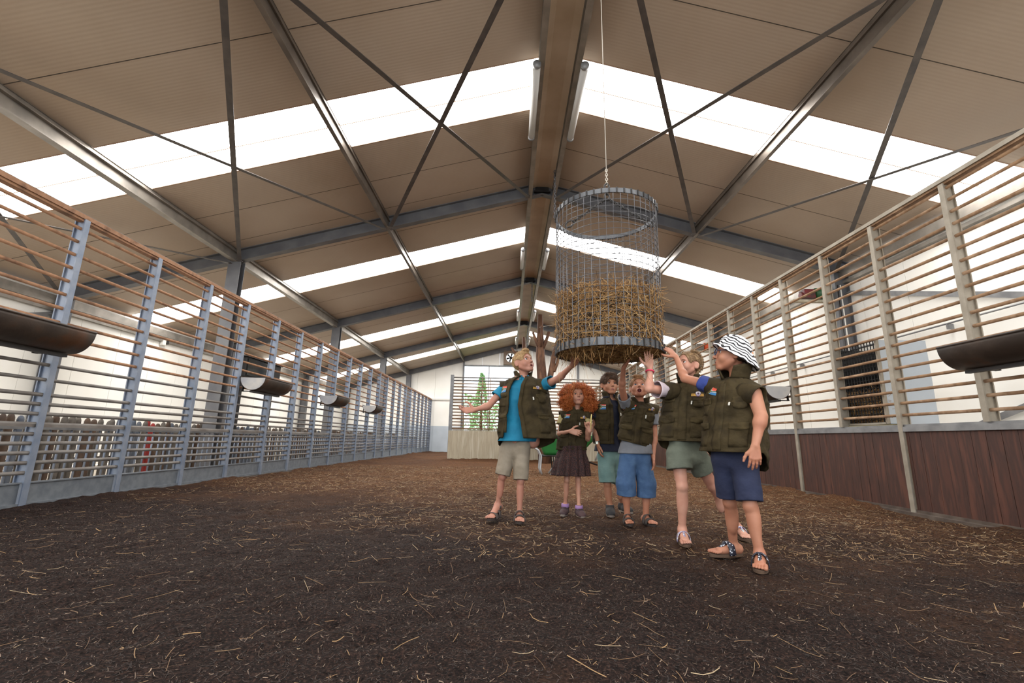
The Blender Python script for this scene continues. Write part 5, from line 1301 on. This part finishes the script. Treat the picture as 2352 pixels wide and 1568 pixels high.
K.hands = [dict(W=K.WR, d=V(1, -.2, -.16), n=V(.1, .95, -.2), t=V(.1, .2, 1), curl=(.28, .30, .34, .40)), dict(W=K.WL, d=V(.12, -.1, 1), n=V(-.55, -.8, 0), t=V(-.8, .5, .1), curl=(1.05, 1.1, 1.1, 1.1), thumb=(.7, .4, .6))]
b2 = build_kid(K)
vr = rings_of(K, [(1313, 1033, 34), (1313, 998, 32), (1316, 968, 31), (1318, 955, 29), (1321, 947, 21), (1324, 941, 12)])
build_vest(K, b2, vr, None, 22, (.046, .066, .086), .5, flag=(-.62, .80), logo=(.62, .775))
cream = mat('pale_yellow_shirt', srgb(226,208,150), .85, 0, [srgb(208,188,128)], 8)
build_shirt(K, b2, rings_of(K, [(1312, 1040, 28), (1313, 1000, 27), (1316, 968, 26), (1319, 955, 25), (1322, 948, 18), (1324, 942, 10)]), cream, [(K.SR, K.ER, .50, .048, .058), (K.SL, K.EL, .45, .048, .056)])
skm = mat('dotted_skirt', srgb(46,28,28), .85); dots(skm, 170, srgb(104,58,44), .33)
Ls = Loft(rings_of(K, [(1311, 1091, 43), (1312, 1070, 40), (1313, 1050, 35), (1314, 1034, 30), (1314, 1024, 29), (1314, 1020, 28)], .8), K.tf, 5, .003)
Pk = np.array([[Ls(th, t, (.012*(1-t)**.7+.002)*math.sin(th*13+math.sin(th*3)*1.5)) for th in np.linspace(0, 2*np.pi, 181)[:-1]] for t in np.linspace(0, .95, 26)])
b = MB(); b.grid(Pk, 0, True); b.build('skirt', skm, b2, True, solid=.005, offset=0)
g = np.random.default_rng(77); s = K.hs; R = np.stack([K.hr, K.hf, K.hu], 1)
def afro(X, Y_, Z):
    c = ellf(X, Y_, Z, (0,-.035,.012), (.172,.125,.118)); c = smin(c, ellf(X, Y_, Z, (-.125,-.02,-.080), (.082,.075,.085)), .04); c = smin(c, ellf(X, Y_, Z, (.105,-.02,-.070), (.080,.075,.085)), .04)
    n = .010*np.sin(70*X+3*np.sin(40*Z))*np.sin(66*Z+3*np.sin(37*Y_))*np.sin(60*Y_+2*np.sin(50*X))+.005*np.sin(160*X+90*Z)*np.sin(150*Z-80*Y_)
    f = ellf(X, Y_, Z, (0,.090,-.022), (.066,.120,.100)); f2 = ellf(X, Y_, Z, (0,.10,-.14), (.045,.15,.06))
    return smax(smax(c+n, -f, .012), -f2, .02)
ho = hairmesh(K, b2, afro, (-.24,-.20,-.20), (.24,.14,.17), .005)
b = MB(); cnt = 0
while cnt < 3400:
    d = nrm(g.normal(0, 1, 3)); lob = cnt % 3 == 0; p = V((-.125, .105)[cnt % 2], -.02, -.078)+d*V(.085,.078,.088)*(1+.10*abs(g.normal())-.04) if lob else V(0,-.030,.006)+d*V(.182,.135,.126)*(1+.11*abs(g.normal())-.05)
    if d[2] < 0 and not lob: p = p*V(1.04-.25*max(0, -.3-d[2]), 1, 1)+V(0, 0, -.055*(abs(d[0])))
    if p[1] > .01 and abs(p[0]) < .066 and -.24 < p[2] < .066: continue
    if abs(p[0]) < .03 and p[1] > 0 and p[2] < -.09: continue
    ax = nrm(d*.45+g.normal(0, .5, 3)+V(0, 0, -.5)); e1 = nrm(np.cross(ax, g.normal(0, 1, 3))); e2 = np.cross(ax, e1); rr = g.uniform(.004, .009); L = g.uniform(.03, .07); tn = g.uniform(1.2, 2.6); ph = g.uniform(0, 6)
    pts = [K.H+R@(p+ax*L*(u-.5)+(e1*math.cos(tn*6.28*u+ph)+e2*math.sin(tn*6.28*u+ph))*rr*(1-.3*u))*s for u in np.linspace(0, 1, 13)]
    b.tube(pts, [.0024*s*(1-.5*abs(u)) for u in np.linspace(-1, 1, 13)], 4, cap=False); cnt += 1
b.build('hair_curls', mat('hair_curls_red', srgb(196,100,40), .5, isl=[srgb(140,62,22), srgb(196,100,40), srgb(220,132,66), srgb(168,80,30)], spec=.4), ho, True)
up_ = mat('purple_brown_shoe', srgb(96,66,66), .75, 0, [srgb(74,52,54)], 18); ws = mat('pale_shoe_sole', srgb(150,136,124), .8)
for an, td in ((K.AR, K.TR), (K.AL, K.TL)):
    sh_ = shoe(K, b2, an, td, up_, ws); d = nrm(V(td[0], td[1], 0)); sd = V(-d[1], d[0], 0)
    b = MB(); b.tube([V(an[0], an[1], z) for z in (.070, .088, .104)], [.042, .040, .038], 16); b.build('sock', mat('purple_sock', srgb(150,116,160), .8), b2, True)
    for y0, w0 in ((.075, .043), (.035, .047)):
        b = MB(); b.grid(np.array([[V(an[0], an[1], 0)+sd*(math.cos(a)*w0*K.sc)+d*((y0+e)*K.sc)+V(0, 0, .02+(.062 if y0 < .05 else .054)*K.sc*max(0, math.sin(a))**.7) for e in (-.011, .011)] for a in np.linspace(0, math.pi, 15)])); b.build('shoe_strap', mat('dark_shoe_strap', srgb(58,44,50), .7), sh_, True, solid=.004, offset=0)
b = MB(); P0 = K.WL+V(.01, -.045, .055); b.tube([P0-V(.004, 0, .03), P0+V(0, .0, .06), P0+V(.006, .004, .115)], .0048, 8); o = b.build('stick', mat('yellow_stick', srgb(226,206,130), .6), None, True); tag(o, 'short pale yellow stick held upright by the red-haired girl', 'stick')

# --- dark-haired boy behind
K = setup(Kid(**base)); K.Y = 4.95; K.lg = .9; K.bare = False; K.sc = 1.0; K.hsc = 1.0; K.hs = 1.05; K.tf = nrm(V(.15, -.99, 0)); Y = K.Y
K.H = at(1400.5, 884, Y); K.N = at(1401, 914, Y); K.hf = V(.10, -.98, .10); K.gaze = V(.25, -1, .25); K.mouth = 'slight'; K.lid = .45
K.SR = at(1369, 932, Y); K.SL = at(1434, 932, 5.0); K.ER = at(1368, 986, 4.92); K.WR = at(1373, 1019, 4.84); K.EL = at(1443, 986, 5.02); K.WL = at(1441, 1022, 5.0)
K.HR = at(1392, 1050, Y); K.HL = at(1415, 1050, Y+.03); K.KR = at(1395, 1110, 4.92); K.KL = at(1421, 1108, 5.05); K.AR = at(1401, 1163, 4.93); K.AL = at(1430, 1158, 5.18); K.TR = (-.15, -1); K.TL = (.35, -1)
K.skin = skinmat('skin_dark_haired_boy', srgb(195,139,110), srgb(180,123,94)); K.iris = M['iris_brown']; K.browm = mat('brow_dark', srgb(60,42,32), .8); K.hairm = hairmat('hair_brown', srgb(74,52,38), srgb(112,82,60))
K.label = 'boy with dark brown hair in an open vest over a navy shirt and mint shorts'
K.torso = rings_of(K, [(1402, 1030, 30), (1402, 985, 30), (1401, 945, 32), (1401, 932, 31), (1401, 922, 22), (1401, 915, 11)])
K.hands = [dict(W=K.WR, d=V(.16, -.06, -1), n=V(1, .25, .1), t=V(0, -1, 0), curl=(.34, .36, .4, .44)), dict(W=K.WL, d=V(0, -.05, -1), n=V(-1, .1, 0), t=V(0, -1, 0))]
b3 = build_kid(K)
vr = rings_of(K, [(1402, 1019, 38), (1402, 975, 38), (1401, 945, 37), (1401, 931, 35), (1401, 920, 24), (1401, 913, 13)])
build_vest(K, b3, vr, lambda t: (float(np.interp(t, [0, .8, 1], [-.04, -.06, -.35])), float(np.interp(t, [0, .8, 1], [.30, .24, .40]))), 33, (.075, .068, .084), .7, flag=(-.66, .765), logo=(.80, .78))
navy = mat('navy_shirt', srgb(28,32,54), .85, 0, [srgb(38,42,66)], 8)
build_shirt(K, b3, rings_of(K, [(1403, 1036, 36), (1402, 985, 34), (1401, 945, 33), (1401, 932, 32), (1401, 922, 22), (1401, 915, 12)]), navy, [(K.SR, K.ER, .56, .050, .060), (K.SL, K.EL, .56, .050, .060)], collar=(K.N,))
build_shorts(K, b3, mat('mint_shorts', srgb(140,172,164), .85, 0, [srgb(120,154,148)], 9, .2, 60), at(1403, 1032, Y), (.97, .97), (.088, .086))
def hair3(X, Y_, Z):
    c, g = shorthair(X, Y_, Z, .014, (0, .100, -.038, .068, .072, .098)); c = smin(c, ellf(X, Y_, Z, (.0,.040,.098), (.062,.055,.026)), .025)
    fr = ellf(X, Y_, Z, (-.020,.070,.066), (.050,.020,.026)); return smin(smax(c, g, .005), fr, .012)
ho = hairmesh(K, b3, hair3, vox=.0035)
strandhair(K, ho, 3600, .034, .0018, [srgb(50,34,24), srgb(86,60,42), srgb(120,88,64)], lambda h: np.stack([.9*np.ones(len(h))*np.clip((h[:, 2]-.02)/.06, 0, 1)+h[:, 0]*2, .6*np.clip((h[:, 2]-.03)/.06, 0, 1), -1.1+1.0*np.clip((h[:, 2]-.02)/.08, 0, 1)], 1), 3, .12)
dk = mat('dark_slip_on', srgb(52,50,52), .8, 0, [srgb(66,62,60)], 20)
for an, td in ((K.AR, K.TR), (K.AL, K.TL)): shoe(K, b3, an, td, dk, ws)
d = nrm(K.WR-K.ER); c = K.WR-d*.012; e1 = nrm(np.cross(d, V(0, 1, 0))); e2 = np.cross(d, e1)
b = MB(); b.tube([c+(e1*math.cos(q)+e2*math.sin(q))*.027 for q in np.linspace(0, 2*np.pi, 21)], .006, 6, up=d, cap=False); w = b.build('wristwatch', mat('watch_strap', srgb(70,66,60), .6), b3, True)
b = MB(); b.box(c+V(-.012, -.026, 0), (.026, .010, .028)); b.build('watch_face', mat('watch_face', srgb(190,186,170), .3, .6), w, bevel=.002)

# --- open-mouthed boy reaching straight up
K = setup(Kid(**base)); K.Y = 4.40; K.sc = .95; K.hsc = 1.0; K.hs = 1.04; K.tf = nrm(V(-.12, -.99, 0)); Y = K.Y
K.H = at(1467.5, 892, Y); K.N = at(1472, 925, Y); K.hf = V(-.22, -.90, .36); K.gaze = V(-.32, -.75, .58); K.mouth = 'open'; K.lid = .75; K.brow = .004
K.SR = at(1438, 934, 4.38); K.SL = at(1499, 940, 4.42); K.ER = at(1428, 888, 4.20); K.WR = at(1432, 845, 4.06); K.EL = at(1503, 1003, 4.42); K.WL = at(1500, 1046, 4.37)
K.HR = at(1443, 1048, Y); K.HL = at(1474, 1048, Y); K.KR = at(1437, 1110, 4.38); K.KL = at(1485, 1112, 4.40); K.AR = at(1441, 1188, 4.44); K.AL = at(1483, 1190, 4.44); K.TR = (-.1, -1); K.TL = (.2, -1)
K.skin = skinmat('skin_shouting_boy', srgb(203,141,113), srgb(188,125,97)); K.iris = M['iris_blue']; K.browm = mat('brow_ginger', srgb(176,124,86), .8); K.hairm = hairmat('hair_ginger_blond', srgb(150,104,66), srgb(186,138,94))
K.label = 'boy with wide open mouth and blue denim shorts, one arm straight up'
K.torso = rings_of(K, [(1460, 1030, 30), (1462, 985, 30), (1467, 950, 31), (1469, 940, 30), (1471, 932, 20), (1472, 926, 11)])
K.hands = [dict(W=K.WR, d=V(.45, -.15, .8), n=V(-.75, .1, .6), t=V(.1, -.95, -.2), curl=(.15, .15, .15, .2)), dict(W=K.WL, d=V(-.03, -.05, -1), n=V(-1, .1, 0), t=V(0, -1, 0), curl=(.3, .34, .4, .44))]
b4 = build_kid(K)
vr = rings_of(K, [(1458, 1019, 38), (1461, 980, 36.5), (1466, 950, 35), (1469, 939, 32), (1471, 930, 22), (1472, 923, 13)])
tl = nrm(at(1496, 1029, Y)-at(1420, 1008, Y)); vr[0] = (vr[0][0], vr[0][1], vr[0][2], tl); vr[1] = (vr[1][0], vr[1][1], vr[1][2], nrm(vr[1][3]+tl))
build_vest(K, b4, vr, None, 44, (.064, .072, .092), .8, flag=(-.66, .84), logo=(.80, .80))
gry = mat('grey_tee', srgb(150,152,158), .85, 0, [srgb(134,136,142)], 8)
build_shirt(K, b4, rings_of(K, [(1459, 1041, 38), (1460, 1020, 37), (1461, 990, 34), (1467, 950, 30), (1469, 940, 29), (1471, 931, 20), (1472, 925, 11)], .72), gry, [(K.SR, K.ER, .50, .048, .058), (K.SL, K.EL, .56, .050, .058)])
den = mat('blue_denim', srgb(82,116,160), .85, 0, [srgb(74,107,151), srgb(94,128,170)], 9, .3, 120)
build_shorts(K, b4, den, at(1459, 1036, Y), (1.36, 1.34), (.084, .092), wr=.0042)
def hair4(X, Y_, Z):
    c, g = shorthair(X, Y_, Z, .007); c = smin(c, ellf(X, Y_, Z, (.004,.058,.094), (.046,.026,.014)), .015); return smax(c, g, .005)
ho = hairmesh(K, b4, hair4, vox=.0035)
strandhair(K, ho, 3600, .014, .0016, [srgb(122,82,50), srgb(172,124,82), srgb(200,156,112)], comb(.8), 4, .3)
for an, td in ((K.AR, K.TR), (K.AL, K.TL)): sandal(K, b4, an, td, sole, san, 'strap')

# --- girl with braids, raised arm with pink bracelet
K = setup(Kid(**base)); K.Y = 3.66; K.tail = .07; K.sc = 1.0; K.hsc = 1.0; K.hs = 1.0; K.tf = nrm(V(-.40, -.92, 0)); Y = K.Y
K.H = at(1580, 839, Y); K.N = at(1580, 879, Y); K.hf = V(-.90, -.38, .18); K.gaze = V(-.85, -.1, .5); K.mouth = 'smile'; K.smile = .006; K.lid = .45
K.SR = at(1531, 896, 3.60); K.SL = at(1610, 902, 3.72); K.ER = at(1491, 893, 3.52); K.WR = at(1493, 846, 3.56); K.EL = at(1624, 960, 3.78); K.WL = at(1629, 1012, 3.72)
K.HR = at(1556, 1045, 3.64); K.HL = at(1597, 1045, 3.70); K.KR = at(1567, 1117, 3.60); K.KL = at(1637, 1116, 3.76); K.AR = at(1567, 1216, 3.66); K.AL = at(1694, 1210, 3.90); K.TR = (-.2, -1); K.TL = (.0, -1); K.liftL = .03
K.skin = skinmat('skin_braided_girl', srgb(213,160,137), srgb(199,141,119)); K.iris = M['iris_brown']; K.browm = mat('brow_fair', srgb(140,108,80), .8); K.hairm = hairmat('hair_dark_blond', srgb(122,92,62), srgb(168,136,98))
K.label = 'girl with braided dark blond hair, pink bracelet and grey-green shorts, reaching up'
K.torso = rings_of(K, [(1569, 1022, 40), (1570, 970, 40), (1571, 922, 41), (1573, 902, 38), (1576, 889, 28), (1579, 880, 13)])
K.hands = [dict(W=K.WR, d=V(.02, .25, 1), n=V(-.2, -.9, .3), t=V(-.95, .1, 0), curl=(.12, .12, .15, .2)), dict(W=K.WL, d=V(-.10, -.12, -1), n=V(-1, .15, .1), t=V(-.1, -1, 0), curl=(.7, .75, .8, .85))]
b5 = build_kid(K)
vr = rings_of(K, [(1567, 1013, 53), (1569, 965, 50), (1571, 922, 46), (1573, 901, 42), (1576, 888, 30), (1579, 878, 15)])
build_vest(K, b5, vr, None, 55, (.082, .070, .088), .6, flag=(-.68, .80), logo=(.62, .75))
lil = mat('pale_lilac_shirt', srgb(222,206,212), .85, 0, [srgb(206,188,196)], 8)
build_shirt(K, b5, None, lil, [(K.SR, K.ER, .60, .050, .064)])
build_shorts(K, b5, mat('grey_green_shorts', srgb(122,128,112), .85, 0, [srgb(104,110,96)], 9, .25, 60), at(1572, 1014, Y), (.50, .46), (.088, .098), wr=.004)
def hair5(X, Y_, Z):
    c, g = shorthair(X, Y_, Z, .006, (0, .095, -.030, .078, .080, .114), -.075); o = smax(c, g, .005)
    for q in (-1, 1):
        for k in range(10):
            u = k/9; a = 1.25+u*2.1; o = smin(o, ellf(X, Y_, Z, (q*(.050-.012*u), -.016+.096*math.cos(a), .034+.084*math.sin(a)), (.013,.012,.012)), .005)
        for k in range(6): o = smin(o, ellf(X, Y_, Z, (q*(.040-.004*k), -.096+.012*k, -.008-.020*k), (.015,.015,.014)), .005)
    return o
ho = hairmesh(K, b5, hair5, vox=.0035)
strandhair(K, ho, 2600, .026, .0014, [srgb(96,70,46), srgb(140,108,74), srgb(176,144,106)], lambda h: np.stack([h[:, 0]*1.5, -np.ones(len(h)), -.6+.9*np.clip((h[:, 2]-.02)/.08, 0, 1)], 1), 5, .05)
b = MB(); b.box(K.H+(K.hr*-.062-K.hf*.075+K.hu*.02), (.006, .006, .035), np.stack([K.hr, K.hf, K.hu], 1)); b.build('hair_clip', M['tagwhite'], b5, bevel=.002)
d = nrm(K.WR-K.ER); e1 = nrm(np.cross(d, V(0, 1, 0))); e2 = np.cross(d, e1); b = MB(); b.tube([K.WR-d*.025+(e1*math.cos(q)+e2*math.sin(q))*.030 for q in np.linspace(0, 2*np.pi, 25)], .0055, 6, up=d, cap=False); b.build('bracelet', mat('pink_bracelet', srgb(226,50,92), .5), b5, True)
gem = mat('silver_lilac_strap', srgb(150,140,166), .4, .3); dots(gem, 60, srgb(206,214,206), .34); sole2 = mat('cork_sole', srgb(104,80,62), .9)
for an, td, lf in ((K.AR, K.TR, 0), (K.AL, K.TL, .03)): sandal(K, b5, an, td, sole2, gem, 'thong', lift=lf)

# --- boy in the zebra hat, nearest
K = setup(Kid(**base)); K.Y = 3.10; K.lg = .94; K.tail = .12; K.capr = .064; K.ag = (1.18, 1.0); K.sc = 1.02; K.hsc = 1.02; K.hs = 1.10; K.tf = nrm(V(-.90, -.44, 0)); Y = K.Y
K.H = at(1680, 815, Y); K.N = at(1689, 868, Y); K.hf = V(-.93, .30, .14); K.gaze = V(-.9, .35, .25); K.mouth = 'slight'; K.lid = .5
K.SR = at(1640, 888, 3.22); K.SL = at(1731, 902, 2.88); K.ER = at(1573, 869, 3.42); K.WR = at(1553, 820, 3.56); K.EL = at(1748, 956, 2.84); K.WL = at(1735, 1022, 2.82)
K.HR = at(1665, 1052, 3.14); K.HL = at(1709, 1056, 3.05); K.KR = at(1676, 1153, 3.18); K.KL = at(1723, 1162, 3.00); K.AR = at(1685, 1254, 3.27); K.AL = at(1745, 1272, 3.00); K.TR = (-1, -.15); K.TL = (-.5, -.9)
K.skin = skinmat('skin_hat_boy', srgb(197,138,110), srgb(182,121,94)); K.iris = M['iris_brown']; K.browm = mat('brow_brown', srgb(90,62,44), .8); K.hairm = hairmat('hair_dark', srgb(52,36,28), srgb(76,54,40))
K.label = 'boy in a black and white zebra striped hat and glasses, navy shorts, nearest the camera'
K.torso = rings_of(K, [(1684, 1040, 50), (1687, 985, 50), (1690, 930, 52), (1690, 902, 50), (1689, 884, 36), (1688, 872, 18)])
K.hands = [dict(W=K.WR, d=V(-.50, .35, .72), n=V(-.62, .25, -.62), t=V(-.55, -.45, -.35), curl=(.16, .20, .26, .32), spread=.14, thumb=(.62, .70, .35)), dict(W=K.WL, d=V(-.12, -.06, -1), n=V(.25, .95, .0), t=V(-.95, .3, .1), curl=(.22, .24, .30, .36), spread=.10, thumb=(.75, .55, .15))]
b6 = build_kid(K)
vr = rings_of(K, [(1683, 1037, 66), (1686, 985, 64), (1690, 928, 62), (1690, 900, 57), (1689, 881, 40), (1688, 868, 20)], .74)
K.ftilt = -.25
build_vest(K, b6, vr, None, 66, (.098, .080, .106), .55, flag=(-.36, .80), logo=(.98, .77), capL=.07)
build_shirt(K, b6, None, mat('blue_shirt', srgb(58,78,160), .85), [(K.SR, K.ER, .40, .050, .056)])
build_shorts(K, b6, mat('navy_shorts', srgb(34,42,76), .85, 0, [srgb(42,52,88)], 8, .2, 60), at(1683, 1038, Y), (.90, .88), (.080, .078), wr=.003)
def hair6(X, Y_, Z):
    c, g = shorthair(X, Y_, Z, .006); return smax(c, np.maximum(g, Y_-.02), .005)
ho = hairmesh(K, b6, hair6, vox=.004)
zebra = mat('zebra_stripes', srgb(236,234,238), .85); nt = zebra.node_tree; N = nt.nodes; Lk = nt.links
tc = N.new('ShaderNodeTexCoord'); wv = N.new('ShaderNodeTexWave'); wv.inputs['Scale'].default_value = 14; wv.inputs['Distortion'].default_value = 8; wv.inputs['Detail'].default_value = 1.2; wv.inputs['Detail Scale'].default_value = 1.1
mp = N.new('ShaderNodeMapping'); mp.inputs['Rotation'].default_value = (.3, .9, .5); Lk.new(tc.outputs['Object'], mp.inputs[0]); Lk.new(mp.outputs[0], wv.inputs[0]); rp = N.new('ShaderNodeValToRGB'); rp.color_ramp.interpolation = 'CONSTANT'
rp.color_ramp.elements[0].position = 0; rp.color_ramp.elements[0].color = srgb(24,22,26); rp.color_ramp.elements[1].position = .40; rp.color_ramp.elements[1].color = srgb(238,236,240); Lk.new(wv.outputs['Fac'], rp.inputs[0]); Lk.new(rp.outputs[0], N['Principled BSDF'].inputs['Base Color'])
s = K.hs; R = np.stack([K.hr, K.hf, K.hu], 1)
def hp(x, y, z): return K.H+R@(V(x, y, z)*s)
rows = []; aa = np.linspace(0, 2*np.pi, 65)[:-1]
def tilt(x, y, z):                       # the hat sits tipped back
    c, q = math.cos(.20), math.sin(.20); y0, z0 = y+.016, z-.03; return hp(x, -.016+y0*c-z0*q*.3, .036+z0*c+y0*q)
for u in np.linspace(.04, 1, 12):                      # crown
    t = u*math.radians(88); rows.append([tilt(.084*math.sin(t)**.9*math.sin(a), -.018+.098*math.sin(t)**.9*math.cos(a), .030+.094*math.cos(t)+.004*math.sin(a*3+u*5)*u) for a in aa])
def brim(a, u):
    back = (1-math.cos(a))/2; side = abs(math.sin(a)); w = .040+.050*back; drop = .012*(1-back)*(1-u)*0+(.004*(1-back)+.070*back**1.4+.030*side*(.4+.6*back))
    x = (.084+w*u*(.45+.10*back))*math.sin(a); y = -.018+(.098+w*u*(1-.40*back))*math.cos(a); z = .033-drop*u-.018*back*u*u+.006*math.sin(a*2+1)*u
    return tilt(x, y, z)
for u in np.linspace(.08, 1, 7): rows.append([brim(a, u) for a in aa])
b = MB(); b.grid(np.array(rows), 0, True); b.add(np.array(rows[0]), [tuple(range(64))]); hat = b.build('zebra_hat', zebra, b6, True, solid=.005, offset=0)
b = MB(); b.box(hp(-.030, -.112, .012), (.012, .012, .026), R); b.build('hat_tag', mat('orange_tag', srgb(226,130,50), .6), hat, bevel=.003)
b = MB(); lens = MB()
for q in (-1, 1):
    c0 = V(q*.032, .097, .004); b.tube([hp(*(c0+V(.0245*math.cos(w), -.006*abs(math.cos(w))*(1 if math.cos(w)*q > 0 else 0), .019*math.sin(w)))) for w in np.linspace(0, 2*np.pi, 25)], .0026*s, 6, up=K.hf, cap=False)
    b.tube([hp(q*.056, .090, .010), hp(q*.076, .060, .012), hp(q*.083, .0, .012), hp(q*.084, -.022, .002)], .0028*s, 6)
b.tube([hp(-.008, .098, .008), hp(0, .102, .010), hp(.008, .098, .008)], .0026*s, 6); b.build('glasses', mat('blue_black_glasses', srgb(30,44,76), .3), b6, True)
K.side = -1
for an, td in ((K.AR, K.TR), (K.AL, K.TL)): sandal(K, b6, an, td, sole2, polka, 'thong')
